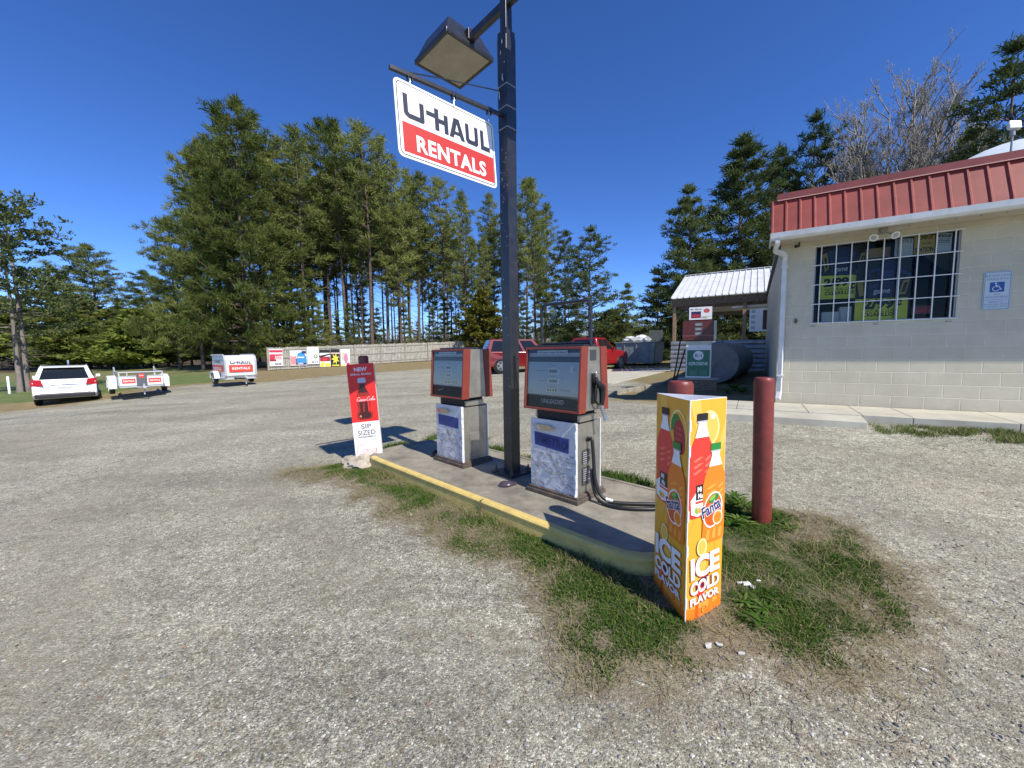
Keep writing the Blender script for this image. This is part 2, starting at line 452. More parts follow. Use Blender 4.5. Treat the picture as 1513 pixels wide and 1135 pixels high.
    straw = mix(ramp(f2n, (.35, 0.), (.65, 1.)), (.20,.145,.07), (.34,.275,.14))
    straw = mix(ramp(nz(18, 5, .8, 4), (.4, 0.), (.7, .6)), straw, (.13,.10,.05))
    fg = mix(ramp(nz(1.2, 6, .75, 17), (.35, 0.), (.65, 1.)), (.085,.125,.034), (.16,.195,.065))
    gg = ma('ADD', attr('green'), ma('MULTIPLY', ma('SUBTRACT', f2n, .5), 1.1))
    fld = mix(ramp(gg, (.42, 0.), (.62, 1.)), straw, fg)
    fld = mix(ramp(fld_n, (.60, 0.), (.70, .7)), fld, straw)
    lit = mix(ramp(nz(6, 6, .8, 8), (.35, 0.), (.65, 1.)), (.055,.040,.024), (.17,.125,.075))
    fld = mix(attr('litter'), fld, lit)
    e = ma('ADD', lot, ma('MULTIPLY', ma('SUBTRACT', f2n, .5), 1.8))
    ef = ramp(ma('ADD', ma('MULTIPLY', e, .5), .5, True), (.35, 0.), (.62, 1.))
    res = mix(ef, fld, g)
    L.new(res, b.inputs['Base Color'])
    # relief
    hh = ma('ADD', ma('MULTIPLY', ma('SUBTRACT', .5, v1.outputs['Distance']), .35), ma('MULTIPLY', f2, ma('SUBTRACT', .6, v2.outputs['Distance'])))
    hh = ma('ADD', hh, ma('MULTIPLY', f3, ma('SUBTRACT', 1.2, ma('MULTIPLY', v3.outputs['Distance'], 2.))))
    hh = ma('ADD', hh, ma('MULTIPLY', fine, 1.2))
    bp = N.new('ShaderNodeBump'); bp.inputs['Strength'].default_value = .9; bp.inputs['Distance'].default_value = .010
    L.new(hh, bp.inputs['Height']); L.new(bp.outputs[0], b.inputs['Normal'])
    return M
gmat = ground_material()
make_ground('ground', lambda i, j: not (min(SD[i, j], SD[i+1, j], SD[i, j+1], SD[i+1, j+1]) > 1), 0, gmat)
make_ground('gravel_lot', inlot, .005, gmat)

# ------------------------------------------------------------------ materials for things
conc = mat('concrete', (.31,.28,.215), .85, c2=(.15,.135,.105), scale=3.1, bump=.6, bscale=90, detail=9)
conc_l = mat('pale_concrete', (.50,.475,.385), .85, c2=(.38,.355,.285), scale=2.0, bump=.3, bscale=120, detail=8)
yel = mat('yellow_curb_paint', (.70,.52,.16), .6, c2=(.54,.40,.13), scale=7, bump=.3, bscale=40, detail=8)
redmet = mat('dull_red_paint', (.25,.045,.028), .5, c2=(.19,.035,.024), scale=5, detail=8)
bolred = mat('bollard_red', (.215,.034,.024), .45, c2=(.14,.030,.022), scale=9, bump=.2, bscale=25)
steel = mat('brushed_steel', (.46,.44,.39), .42, .75, c2=(.34,.32,.28), scale=6)
blackm = mat('black_metal', (.014,.016,.022), .33, c2=(.03,.03,.034), scale=9, spec=.6)
rubber = flat('black_rubber', (.012,.012,.012), .45)
rust = mat('rusty_metal', (.075,.062,.05), .8, c2=(.15,.105,.075), scale=14, bump=.5)
chrome = flat('bare_metal', (.55,.55,.55), .3); MATS['bare_metal'].node_tree.nodes['Principled BSDF'].inputs['Metallic'].default_value = .9

# ------------------------------------------------------------------ island
ib = MB(); o0 = isl_out(-.03)
ib.slab([(p.x, p.y) for p in (isl(a, b) for a, b in o0)], -.1, IZ-.004, conc)
root = empty('pump_island', (0, 0, 0), 0, 'long concrete pump island with worn yellow painted curb edge', 'pump island')
ib.build('slab', root)
rim = MB(); n_ = len(o0)
prof = [(.040, -.12), (.012, .10), (.013, .112), (.018, .125), (.018, .145), (.004, .160), (-.02, .165), (-.05, .1635), (-.05, .10)]
rings = []
for off, z in prof:
    q = isl_out(off); rings.append([isl(a, b, z) for a, b in q])
vs = [v for r_ in rings for v in r_]
for mt_, want in ((yel, True), (conc, False)):
    fs_ = []
    for k in range(len(prof)-1):
        for i in range(n_):
            um, nm_ = o0[i]; is_y = (nm_ < .35 and um > -.2) or um > IL+.1
            if nm_ > 1.2: is_y = False
            if (i+1) % n_ == 0 or k < 0: pass
            if is_y == want: fs_.append((k*n_+i, k*n_+(i+1) % n_, (k+1)*n_+(i+1) % n_, (k+1)*n_+i))
    rim.add(vs, fs_, mt_)
rim.build('curb_edge', root, smooth=True)
jn = MB(); a = isl(2.12, -.0035, 0)
jn.box((a.x, a.y, .075), (.008, .045, .18), rust, Matrix.Rotation(URZ, 3, 'Z')); jn.build('joint', root)

# ------------------------------------------------------------------ bollards
def bollard_mesh(r, z0, z1, name, parent=None, top=True):
    b = MB(); b.lathe([(r, z0), (r, z1-.03), (r*.97, z1-.012), (r*.86, z1), (r*.4, z1+.004)], bolred, 28)
    return b.build(name, parent, smooth=True)
def bollard(loc, hgt, r, label, tilt=(0,0)):
    o = bollard_mesh(r, -.15, hgt, 'bollard'); o.location = loc; o.rotation_euler = (tilt[0], tilt[1], 0)
    return tag(o, label, 'bollard', 'dark red steel bollards round the pump island')
BQ = at(1112, 560, 3.19).z
bollard((2.10, 3.19, h(2.1, 3.19)), BQ-h(2.1, 3.19)+.01, .073, 'bare dark red steel bollard standing in grass between the yellow drink display and the shop', (R(.6), R(-1.6)))
bz = at(999, 563, 2.5).z
bollard((1.075, 2.47, h(1.1, 2.5)), bz-h(1.1, 2.5), .076, 'dark red bollard poking out of the yellow and orange drink display')
bollard((-2.03, 5.47, 0), at(531, 526, 5.47).z, .068, 'dark red bollard behind the red and white cola sign board', (0, R(-2)))
rk = MB(); bmr = bmesh.new(); bmesh.ops.create_icosphere(bmr, subdivisions=4, radius=1)
for v in bmr.verts:
    n = noise.fractal(v.co*2.2, 1.0, 2.0, 4)*.22; v.co = Vector((v.co.x*.34, v.co.y*.30, max(-.1, v.co.z*.13)))*(1+n)
mr = bpy.data.meshes.new('rock'); bmr.to_mesh(mr); bmr.free(); mr.materials.append(mat('crumbling_concrete', (.46,.41,.33), .9, c2=(.27,.22,.16), scale=9, bump=1., bscale=30, detail=9))
ro = bpy.data.objects.new('concrete_lump', mr); col.objects.link(ro); ro.location = (-2.05, 5.40, .03); ro.rotation_euler = (0, 0, .4)
tag(ro, 'crumbling lump of pale concrete under the red and white cola sign', 'concrete lump')

# ------------------------------------------------------------------ cola board
cr = flat('cola_red', (.80,.02,.015), .45); crd = flat('cola_dark', (.16,.012,.01), .5); wh = flat('print_white', (.82,.82,.82), .5)
inkb = flat('print_ink', (.07,.06,.07), .5); pink = flat('print_pink', (.74,.46,.46), .5); brn = flat('cola_brown', (.05,.008,.006), .4); brn2 = flat('cola_amber', (.30,.02,.012), .4)
silv = flat('print_silver', (.50,.52,.60), .4); lg = flat('print_grey', (.45,.45,.47), .5)
def script(a, x, z, s, m, word='both', wt=.13, shear=.30):
    """cursive word drawn as brush strokes; x,z baseline start, s = x-height"""
    C_ = [(1.5,2.0),(1.35,2.35),(.8,2.3),(.25,1.5),(.12,.65),(.55,.0),(1.1,.15),(1.65,.6)]
    o_ = [(1.0,.9),(.55,1.0),(.2,.5),(.45,0.),(.95,.15),(1.1,.7),(.85,1.0),(1.3,.85)]
    c_ = [(.95,.8),(.6,1.0),(.15,.55),(.3,.02),(.8,.1),(1.2,.5)]
    a_ = [(1.0,.85),(.55,1.0),(.15,.45),(.4,.0),(.85,.35),(1.05,.95),(.95,.2),(1.15,.0),(1.5,.4)]
    l_ = [(.2,.4),(.7,1.4),(.85,2.3),(.5,2.2),(.35,1.0),(.45,.1),(.8,.05),(1.1,.5)]
    seq = [(C_, 1.55), (o_, 1.2), (c_, 1.1), (a_, 1.5)]
    if word == 'both': seq += [([(0.,.7),(.5,.75)], .55), (C_, 1.55), (o_, 1.2), (l_, .95), (a_, 1.4)]
    cx = 0
    for pts, adv in seq:
        P = smooth_path([((cx+p[0]+p[1]*shear)*s+x, p[1]*s+z) for p in pts], 5)
        a.stroke(P, wt*s, m, [wt*s*(.6+.9*abs(math.sin(2.2*i/len(P)+.5))) for i in range(len(P))]); cx += adv
    return cx*s
CBh = 1.22; CBw = .325
cb = empty('sign_board', (-2.0, 5.32, .095), R(12), 'narrow red and white cola board with NEW on top, strapped to a bollard', 'sign board', tilt=(R(-2), R(-3.4))); cb.scale = (1.08, 1.08, 1.08)
b = MB(); b.b2((-CBw/2, 0, 0), (CBw/2, .012, CBh), wh)
sp_ = MB(); sp_.b2((-CBw/2+.004, .012, .01), (-CBw/2+.012, .12, CBh-.02), wh); sp_.b2((CBw/2-.012, .012, .01), (CBw/2-.004, .12, CBh-.02), wh); sp_.build('side_flap', cb)
b.build('panel', cb)
a = Art(); x0, x1 = -CBw/2, CBw/2
a.rect(x0, .475, x1, CBh, cr)
# bottle
def bottle2(a, cx, z0, s, shapes):
    for half, m in shapes:
        a.poly([(cx+q[0]*s, z0+q[1]*s) for q in half]+[(cx-q[0]*s, z0+q[1]*s) for q in reversed(half)], m)
bottle2(a, 0.0, .50, .50, [([(.13,0),(.19,.04),(.205,.14),(.15,.24),(.165,.36),(.175,.50),(.15,.68),(.085,.84),(.07,.95),(.07,1.02)], brn2), ([(.10,.03),(.15,.08),(.15,.14),(.09,.24),(.10,.36),(.11,.49)], brn),
    ([(.12,.70),(.07,.82),(.055,.92)], brn), ([(.085,.95),(.10,.98),(.09,1.06),(.07,1.08)], silv)])
a.poly([(-.02,.61),(.005,.60),(.01,.72),(-.01,.72)], brn2); a.poly([(.05,.60),(.065,.60),(.06,.73),(.045,.73)], cr); a.poly([(-.07,.55),(-.04,.53),(-.045,.57)], flat('cola_light', (.75,.2,.15), .4))
a.rect(x0+.055, .735, x1-.055, .80, cr)
script(a, -.085, .745, .0205, wh)
a.text('NEW', 0, 1.125, .155, .05, wh, .03, align='c'); a.text('355mL Bottles', 0, 1.075, .25, .028, wh, .01, align='c')
a.text('SIP', 0, .385, .12, .062, inkb, .006, align='c'); a.text('SIZED', 0, .305, .215, .062, inkb, .006, align='c'); a.text('REFRESHMENT', 0, .27, .215, .022, inkb, .006, align='c')
script(a, x0+.012, .07, .050, pink, 'one', .2, .2)
o = a.build('printed_face', cb)

# ------------------------------------------------------------------ orange drink display
fy = mat('print_yellow', (.80,.40,.035), .4); fy2 = flat('print_yellow_ray', (.84,.49,.09), .4); fo = flat('print_orange', (.85,.22,.015), .4); fo2 = flat('print_orange_deep', (.72,.10,.01), .4)
fr = flat('print_bottle_red', (.75,.045,.03), .35); fr2 = flat('print_bottle_red_light', (.85,.16,.10), .35); navy = flat('print_navy', (.02,.025,.14), .4); grn = flat('print_green', (.02,.22,.04), .4)
grl = flat('print_leaf', (.25,.45,.06), .4); plum = flat('print_plum', (.16,.015,.05), .4); pale = flat('print_pale', (.86,.72,.30), .4); fo3 = flat('print_orange_light', (.90,.36,.06), .4)
bf = V(.945, 2.05, 0); S3 = .345
d_r = V(math.cos(R(27)), math.sin(R(27)), 0); d_l = V(math.cos(R(95)), math.sin(R(95)), 0)
zt = at(1011, 592, 2.05).z; zb0 = .02; HB = zt-zb0
db = empty('drink_display', (bf.x, bf.y, zb0), 0, 'yellow and orange three sided drink display reading ICE COLD FLAVOR around a bollard', 'display')
def clamp_art(a_, w_, hh_):
    for v in a_.v: v.x = max(.002, min(w_-.002, v.x)); v.z = max(.002, min(hh_-.002, v.z))
def drink_panel(d, flip, w_):
    ang = math.atan2(d.y, d.x) if not flip else math.atan2(-d.y, -d.x)
    loc = V(0, 0, 0) if not flip else d*w_
    loc = loc+V(0, 0, .0)
    p = MB(); p.b2((.0015, 0, 0), (w_-.0015, .005, HB), wh); pan = p.build('panel', db, loc, (0, 0, ang))
    a = Art(.0001); a.rect(.003, .003, w_-.003, HB-.003, fy)
    cx, cz = w_*.55, HB*.62
    for k in range(18):
        t = k/18*2*PI; t2 = t+.17; r0, r1 = .02, 1.2
        P = [(cx+r0*math.cos(t), cz+r0*math.sin(t)), (cx+r1*math.cos(t), cz+r1*math.sin(t)), (cx+r1*math.cos(t2), cz+r1*math.sin(t2)), (cx+r0*math.cos(t2), cz+r0*math.sin(t2))]
        # clip to the panel
        out = P
        for ax, lim, sg in ((0, .003, 1), (0, w_-.003, -1), (1, .003, 1), (1, HB-.003, -1)):
            nw = []
            for i in range(len(out)):
                q, r_ = out[i], out[(i+1) % len(out)]; iq = (q[ax]-lim)*sg >= 0; ir = (r_[ax]-lim)*sg >= 0
                if iq: nw.append(q)
                if iq != ir:
                    tt = (lim-q[ax])/(r_[ax]-q[ax]); nw.append((q[0]+tt*(r_[0]-q[0]), q[1]+tt*(r_[1]-q[1])))
            out = nw
            if not out: break
        if out and len(out) > 2: a.poly(out, fy2 if k % 2 else fy)
    a.poly([(.003,.003),(w_-.003,.003),(w_-.003,.16),(w_*.6,.10),(w_*.3,.17),(.003,.12)], fo3)
    a.poly([(.003,.003),(w_-.003,.003),(w_-.003,.07),(w_*.5,.05),(.003,.08)], fo)
    for q, ww in ((.25, .03), (.62, .035), (.85, .03)): a.poly([(w_*q, .003), (w_*q+ww, .003), (w_*q+ww*1.1, .09), (w_*q+ww*.2, .10)], fo2 if q == .25 else fo)
    if not flip:
        a.ell(w_*.52, HB-.165, .085, .10, pale); a.ell(w_*.52, HB-.165, .072, .087, fy2); a.ell(w_*.60, HB-.10, .02, .015, wh, rot=-.5)
        a.poly([(w_*.26,HB-.26),(w_*.30,HB-.20),(w_*.40,HB-.10),(w_*.44,HB-.08),(w_*.42,HB-.14),(w_*.36,HB-.24)], fo2)
        for i in range(9): a.ell(w_*(.29+.012*i), HB-.23+.015*i+.004*(i % 2), .008, .007, fo3 if i % 2 else fo, 8)
        a.poly([(w_*.5,HB-.245),(w_*.62,HB-.252),(w_*.6,HB-.262),(w_*.5,HB-.256)], fo2)
    else:
        # raspberry in a bubble
        a.ell(w_*.70, HB-.20, .095, .135, pale); a.ell(w_*.70, HB-.20, .085, .123, fy)
        a.ell(w_*.74, HB-.215, .062, .105, flat('print_berry', (.34,.02,.03), .4), rot=.25); a.poly([(w_*.5,HB-.14),(w_*.56,HB-.10),(w_*.66,HB-.09),(w_*.76,HB-.115),(w_*.66,HB-.13),(w_*.56,HB-.19),(w_*.50,HB-.2)], grn)
        for i in range(14): a.ell(w_*(.66+.04*(i % 4)), HB-.17-.03*(i//4)-.006*(i % 2), .008, .010, flat('print_berry_light', (.55,.06,.07), .4), 8)
    # two bottles
    def bot(cx, z0, s, body, body2, cap, lab):
        H_ = [(.10,.0),(.15,.015),(.17,.06),(.165,.30),(.175,.50),(.175,.60),(.15,.69),(.095,.78),(.075,.81)]
        a.poly([(cx+q[0]*s, z0+q[1]*s) for q in H_]+[(cx-q[0]*s, z0+q[1]*s) for q in reversed(H_)], body)
        for k in range(3):
            zz = z0+s*(.56-.06*k); a.poly([(cx-.12*s, zz), (cx-.02*s, zz+.035*s), (cx+.03*s, zz+.03*s), (cx-.08*s, zz-.015*s)], body2)
            a.poly([(cx+.05*s, zz), (cx+.13*s, zz+.04*s), (cx+.13*s, zz+.015*s), (cx+.07*s, zz-.02*s)], body2)
        for k in range(3): a.poly([(cx-.12*s+k*.09*s, z0+.04*s), (cx-.07*s+k*.09*s, z0+.03*s), (cx-.06*s+k*.09*s, z0+.13*s), (cx-.10*s+k*.09*s, z0+.14*s)], body2)
        nk = [(.098,.78),(.06,.88),(.055,.93)]
        a.poly([(cx+q[0]*s, z0+q[1]*s) for q in nk]+[(cx-q[0]*s, z0+q[1]*s) for q in reversed(nk)], wh)
        a.rect(cx-.075*s, z0+.93*s, cx+.075*s, z0+1.01*s, cap); a.rect(cx-.075*s, z0+.925*s, cx+.075*s, z0+.94*s, lg)
    s1 = .62; s2 = .56
    k_ = w_/.345
    bot(w_*.32, HB*.475, HB*.46, fr, fr2, black, 0)
    z1 = HB*.60
    a.poly([(w_*.055, z1-.05), (w_*.34, z1+.03), (w_*.5, z1+.03), (w_*.5, z1-.13), (w_*.25, z1-.15), (w_*.08, z1-.13)], wh)
    a.rect(w_*.19, z1-.055, w_*.50, z1+.03, black); a.text('Mi', w_*.23, z1-.01, .035, .03, wh, .03); a.text('Ma', w_*.25, z1-.048, .04, .03, wh, .03)
    a.rect(w_*.18, z1-.075, w_*.46, z1-.062, fr); a.ell(w_*.22, z1-.115, .014, .022, grl, rot=.5); a.ell(w_*.30, z1-.115, .02, .016, fo3)
    bot(w_*.70, HB*.345, HB*.45, fo, fo3, grn, 0)
    z2 = HB*.495; cx = w_*.66
    a.ell(cx, z2, .082, .105, wh, rot=-.25); a.ell(cx, z2, .073, .095, fo2, rot=-.25)
    a.ell(cx+.005, z2+.065, .045, .022, grn, rot=.35); a.ell(cx-.005, z2+.07, .028, .012, grl, rot=.4)
    a.ell(cx+.042, z2-.052, .042, .042, wh); a.ell(cx+.042, z2-.052, .037, .037, fo3); a.ell(cx+.042, z2-.052, .028, .028, fo)
    a.text('Fanta', cx-.085, z2-.045, .165, .075, wh, .075, .0, rot=.30); a.text('Fanta', cx-.082, z2-.041, .158, .068, navy, .028, .0, rot=.30)
    # lemon drop, currants
    a.ell(w_*.38, HB*.335, .042, .052, pale); a.ell(w_*.38, HB*.335, .032, .040, fy2)
    a.ell(w_*.42, .195, .05, .045, plum); a.ell(w_*.50, .225, .032, .03, plum); a.ell(w_*.38, .16, .03, .028, fr)
    for t_, z_, h_, w2 in (('ICE', .245, .130, .80), ('COLD', .155, .078, .80), ('FLAVOR', .095, .046, .80)):
        a.text(t_, w_*.10, z_-.008, w_*w2, h_, fo2, .05, rot=R(3)); a.text(t_, w_*.10, z_-.003, w_*w2, h_, wh, .045, rot=R(3))
    a.stroke([(w_*.5+.02*math.cos(t*.5), .05+.02*math.sin(t*.5)) for t in range(10)], .006, fo3)
    clamp_art(a, w_, HB)
    a.build('printed_face', pan)
drink_panel(d_r, False, .305); drink_panel(d_l, True, .385)
# back panel closing the triangle
pb = d_l*.385; pc = d_r*.305; dd = pc-pb
b = MB(); b.b2((.006, -.005, 0), (dd.length-.006, -.0005, HB), wh); b.build('back_panel', db, pb, (0, 0, math.atan2(dd.y, dd.x)))
b = MB(); b.tube([V(0, -.002, .0), V(0, -.002, HB)], .0035, wh, 6)
for z_ in (.12, .42, .62, .98, 1.12): b.box((.003, -.003, z_), (.009, .007, .06), wh)
b.build('spine', db)

# ------------------------------------------------------------------ pumps
film = mat('peeling_film', (.67,.67,.69), .4, c2=(.58,.58,.61), scale=9, bump=.12, bscale=12)
filmed = mat('film_edge', (.80,.80,.78), .4); under = mat('panel_under_film', (.40,.33,.31), .5, c2=(.52,.50,.50), scale=20)
shade_f = flat('film_shade', (.36,.35,.34), .6)  # dark grey that paints in shade round the curled and torn film
platem = flat('face_plate', (.40,.45,.50), .35); plated = flat('face_plate_dark', (.055,.06,.06), .35); bluef = mat('blue_tape', (.015,.035,.20), .45, c2=(.02,.05,.26), scale=8)
blueink = flat('blue_ink', (.008,.015,.09), .5); darkm = flat('dark_recess', (.010,.010,.012), .6); pumpglass = glass_mat('pump_glass', (.86,.89,.9), .07, .03)
tan_m = flat('tan_panel', (.38,.30,.18), .5)
def curl(b, x, z, w_, l_, ang, mA, mB, lift):
    """one loose flake of film standing off the panel"""
    c, s = math.cos(ang), math.sin(ang); P = []
    for i in range(4):
        t = i/3; y = -.003-lift*(t**1.6)
        ww = w_*(1-.75*t) if i else w_
        for sg in (-1, 1):
            u_, v_ = sg*ww/2+.15*w_*math.sin(3*t), l_*t*.8; P.append((x+u_*c-v_*s, y, z+u_*s+v_*c))
    b.add(P, [(0,1,3,2),(2,3,5,4),(4,5,7,6)], mA)
def film_panel(parent, seed, w_, z0, z1, y, face):
    rnd = random.Random(seed)
    p = MB(); p.b2((-w_/2, y, z0), (w_/2, y+.014, z1), film)
    f = MB(); spots_ = []
    if face:
        for i in range(70):
            x_ = rnd.uniform(-w_/2+.02, w_/2-.04); zz = rnd.uniform(z0+.02, z1-.30)
            curl(f, x_, zz, rnd.uniform(.025, .09), rnd.uniform(.006, .014), rnd.gauss(-.35, .3), film, None, rnd.uniform(.003, .008)); spots_.append((x_, zz))
        for v in f.v: v.y += y
        p.add(f.v, f.f, film)
    # ragged white rolled edge on the right side
    pts = []
    n = 22
    for i in range(n+1):
        z_ = z0+(z1-z0)*i/n; pts.append((w_/2-.005+rnd.uniform(-.004, .006), y-.006+rnd.uniform(-.004, .002), z_))
    pan = p.build('front_panel' if face else 'rear_panel', parent)
    e = MB(); e.tube(pts, .012, filmed, 6, [rnd.uniform(.007, .017) for _ in pts])
    e.build('peeled_edge', pan)
    if not face: return pan
    a = Art(.0004, y-.001)
    # bare diagonal streaks where the film has come off
    for xa, za, xb, zb, ww in ((-.10, z1-.24, .13, z0+.08, .020), (.02, z1-.25, .17, z0+.22, .014), (-.02, z1-.33, .22, z0+.04, .010)):
        P = []
        for i in range(15):
            t = i/14; P.append((xa+(xb-xa)*t+rnd.uniform(-.006, .006), za+(zb-za)*t))
        a.stroke(P, ww, under, [ww*rnd.uniform(.4, 1.3) for _ in P])
        a.stroke([(p_[0]+ww*.6, p_[1]) for p_ in P], .004, filmed, [rnd.uniform(.002, .010) for _ in P])
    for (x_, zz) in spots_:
        w2_ = rnd.uniform(.012, .04); t2_ = rnd.uniform(.003, .008); a.ell(x_+rnd.uniform(-.01, .01), zz-.002, w2_, t2_, shade_f if rnd.random() < .5 else under, 7, rnd.gauss(-.35, .3))  # ovals beside the curls: some are painted shade, some bare panel
    # torn top corner
    a.poly([(-w_/2+.05, z1-.05), (-.02, z1-.045), (.05, z1-.075), (-.04, z1-.105), (-.1, z1-.10), (-w_/2+.10, z1-.11)], tan_m)
    a.poly([(-w_/2+.07, z1-.055), (-w_/2+.13, z1-.06), (-w_/2+.15, z1-.105), (-w_/2+.11, z1-.10)], under if seed == 2 else red_p)
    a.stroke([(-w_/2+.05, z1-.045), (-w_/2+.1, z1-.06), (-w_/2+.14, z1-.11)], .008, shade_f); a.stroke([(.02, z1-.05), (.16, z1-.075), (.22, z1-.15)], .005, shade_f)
    a.build('torn_film', pan, recalc=False)
    a = Art(.0003, y-.004)
    bz_ = z1-.26; tl = .03 if seed == 2 else .015
    a.poly([(-w_/2+.055, bz_), (w_/2-.09, bz_-tl), (w_/2-.085, bz_+.125-tl*.6), (-w_/2+.05, bz_+.13)], bluef)
    if seed == 2:
        a.stroke([(-.20, bz_+.01), (-.165, bz_+.115)], .010, blueink); a.stroke([(-.175, bz_+.01), (-.14, bz_+.115)], .010, blueink)
        a.text('METRO', -.135, bz_+.018, .31, .085, blueink, .03, rot=-.07)
    a.build('blue_strip', pan, recalc=False)
    return pan
def pump(loc, seed, label, rz):
    r = empty('fuel_pump', loc, rz, label, 'fuel pump', 'old fuel pumps on the island')
    Wc, Dc = .53, .40
    b = MB(); b.b2((-.31, -.24, 0), (.31, .24, .035), rust); b.b2((-.295, -.225, .035), (.295, .225, .06), rust); b.build('plinth', r, bevel=.004)
    b = MB(); b.b2((-Wc/2, -Dc/2+.016, .06), (Wc/2, Dc/2-.016, .72), steel); b.b2((Wc/2-.001, -.10, .14), (Wc/2+.006, .13, .40), steel)
    b.b2((-Wc/2+.03, -.15, .72), (Wc/2-.03, .15, .83), darkm); b.b2((-Wc/2+.0, -.14, .735), (Wc/2, .14, .80), steel)
    cab = b.build('cabinet', r, bevel=.003)
    film_panel(r, seed, Wc+.02, .062, .735, -Dc/2-.002, True)
    q = film_panel(r, seed+10, Wc+.02, .062, .735, -Dc/2-.002, False); q.rotation_euler = (0, 0, PI)
    if seed == 2:
        a = Art(.0004, 0); ink2 = flat('notice_plate', (.06,.065,.07), .4)
        for z0_, z1_ in ((.34, .47), (.14, .31)):
            a.rrect(-.11, z0_, .02, z1_, .008, ink2)
            for k in range(6): a.rect(-.10, z1_-.025-k*.02, -.10+.11*(.6+.4*((k*7) % 3)/2), z1_-.019-k*.02, lg)
        a.build('notice_plate', r, (Wc/2+.007, 0, 0), (0, 0, PI/2))
    # head ------------------------------------------------
    zb_, zt_ = .83, 1.425
    yb, yt = .245, .205
    W1 = .66
    b = MB(); w2 = W1/2-.012
    b.hexa([(-w2, -yb+.08, zb_+.01), (w2, -yb+.08, zb_+.01), (w2, yb-.08, zb_+.01), (-w2, yb-.08, zb_+.01)], [(-w2, -yt+.07, zt_-.002), (w2, -yt+.07, zt_-.002), (w2, yt-.07, zt_-.002), (-w2, yt-.07, zt_-.002)], steel)
    hd = b.build('head', r, bevel=.003)
    def P3(x_, z_, y_in=0):   # point on sloped front plane
        t = (z_-zb_)/(zt_-zb_); return (x_, -(yb+(yt-yb)*t)+y_in, z_)
    for side in (0, 1):
        b = MB(); wx = W1/2
        def bar(x0, z0, x1, z1, dep, m):
            b.add([P3(x0, z0), P3(x1, z0), P3(x1, z1), P3(x0, z1), P3(x0, z0, dep), P3(x1, z0, dep), P3(x1, z1, dep), P3(x0, z1, dep)], [(0,1,2,3),(7,6,5,4),(0,4,5,1),(1,5,6,2),(2,6,7,3),(3,7,4,0)], m)
        bar(-wx, zb_, -wx+.022, zt_, .105, redmet); bar(wx-.022, zb_, wx, zt_, .105, redmet)
        bar(-wx+.022, zb_, wx-.022, zb_+.02, .105, redmet); bar(-wx+.022, zt_-.022, wx-.022, zt_, .10, redmet)
        o = b.build('red_bezel', r, rot=(0, 0, PI*side), bevel=.003)
        b = MB()
        def pl(x0, z0, x1, z1, d_, m): b.add([P3(x0, z0, d_), P3(x1, z0, d_), P3(x1, z1, d_), P3(x0, z1, d_)], [(0,1,2,3)], m)
        def pol(pts, d_, m): b.add([P3(x_, z_, d_) for x_, z_ in pts], [tuple(range(len(pts)))], m)
        def tx(t_, x_, z_, w_, h_, d_, m, bold=0.):
            vs, fs, x0, x1, y0, y1 = text_geo(t_, bold); b.add([P3(x_+(a_-x0)/(x1-x0)*w_, z_+(c_-y0)/(y1-y0)*h_, d_) for a_, c_ in vs], fs, m)
        X = wx-.022
        pl(-X, zb_+.02, X, zt_-.022, .05, darkm)
        pl(-X, .85, X, .975, .030, plated); pl(-X, .975, X, 1.285, .028, platem); pl(-X, 1.335, X, 1.37, .04, lg)
        ln = flat('plate_line', (.10,.11,.12), .5); offw = flat('counter_white', (.62,.63,.62), .5)
        pl(-X+.12, 1.355, X-.14, 1.393, .016, offw); tx('This Product Contains 10% Ethanol', -X+.13, 1.366, X*2-.29, .017, .0155, blueink, .02)
        pol([(-.055,1.175),(.075,1.17),(.07,1.215),(.0,1.235),(-.05,1.225)], .0275, offw); tx('8880', -.045, 1.183, .10, .034, .027, black, .03)
        pol([(-.06,1.085),(.075,1.085),(.08,1.13),(-.05,1.135),(-.06,1.12)], .0275, offw); tx('0080', -.045, 1.092, .10, .030, .027, black, .03)
        pl(-.075, 1.005, .06, 1.04, .0275, offw)
        for k in range(4): pl(-.06+k*.031, 1.012, -.042+k*.031, 1.034, .027, black)
        for xx, zz, ww in ((-.02, 1.248, .06), (-.02, 1.148, .05), (-.21, 1.20, .14), (-.17, 1.105, .09), (.09, 1.03, .12), (.09, 1.02, .11), (-.28, 1.0, .045), (-.05, 1.052, .1)): pl(xx, zz, xx+ww, zz+.004, .0276, ln)
        for xx, zz in ((-.095, 1.13), (.11, 1.13), (-.08, 1.225), (-.1, 1.03)): pl(xx, zz, xx+.008, zz+.008, .0276, black)
        pl(.20, 1.19, .222, 1.25, .0274, offw)
        if seed == 2: tx('17', .235, 1.205, .03, .024, .0274, ln, .01); tx('UNLEADED', -.13, .895, .27, .042, .029, flat('unleaded_silver', (.50,.51,.50), .4), .035)
        else:
            pol([(-.27,.88),(-.22,.87),(-.20,.93),(-.24,.96),(-.28,.94)], .029, redmet); pol([(-.19,.905),(-.10,.93),(-.09,.945),(-.16,.925),(-.20,.925)], .0285, lg)
        if side == 0 or True: o2 = b.build('dial_face', r, rot=(0, 0, PI*side), recalc=False)
        b = MB(); b.add([P3(-X, zb_+.02, .012), P3(X, zb_+.02, .012), P3(X, zt_-.022, .012), P3(-X, zt_-.022, .012)], [(0,1,2,3)], pumpglass); b.build('glass', r, rot=(0, 0, PI*side), recalc=False)
    b = MB(); b.b2((-.30, -.10, zt_), (.28, .10, zt_+.022), blackm); b.build('top_tray', r, bevel=.004)
    return r
p1u, p2u = isl(.90, .74), isl(2.55, .725)
pump(p1u, 1, 'fuel pump left of the lamp post, blank blue strip on its peeling front', URZ)
p2 = pump(p2u, 2, 'fuel pump reading UNLEADED and METRO with a black frame on top', URZ)
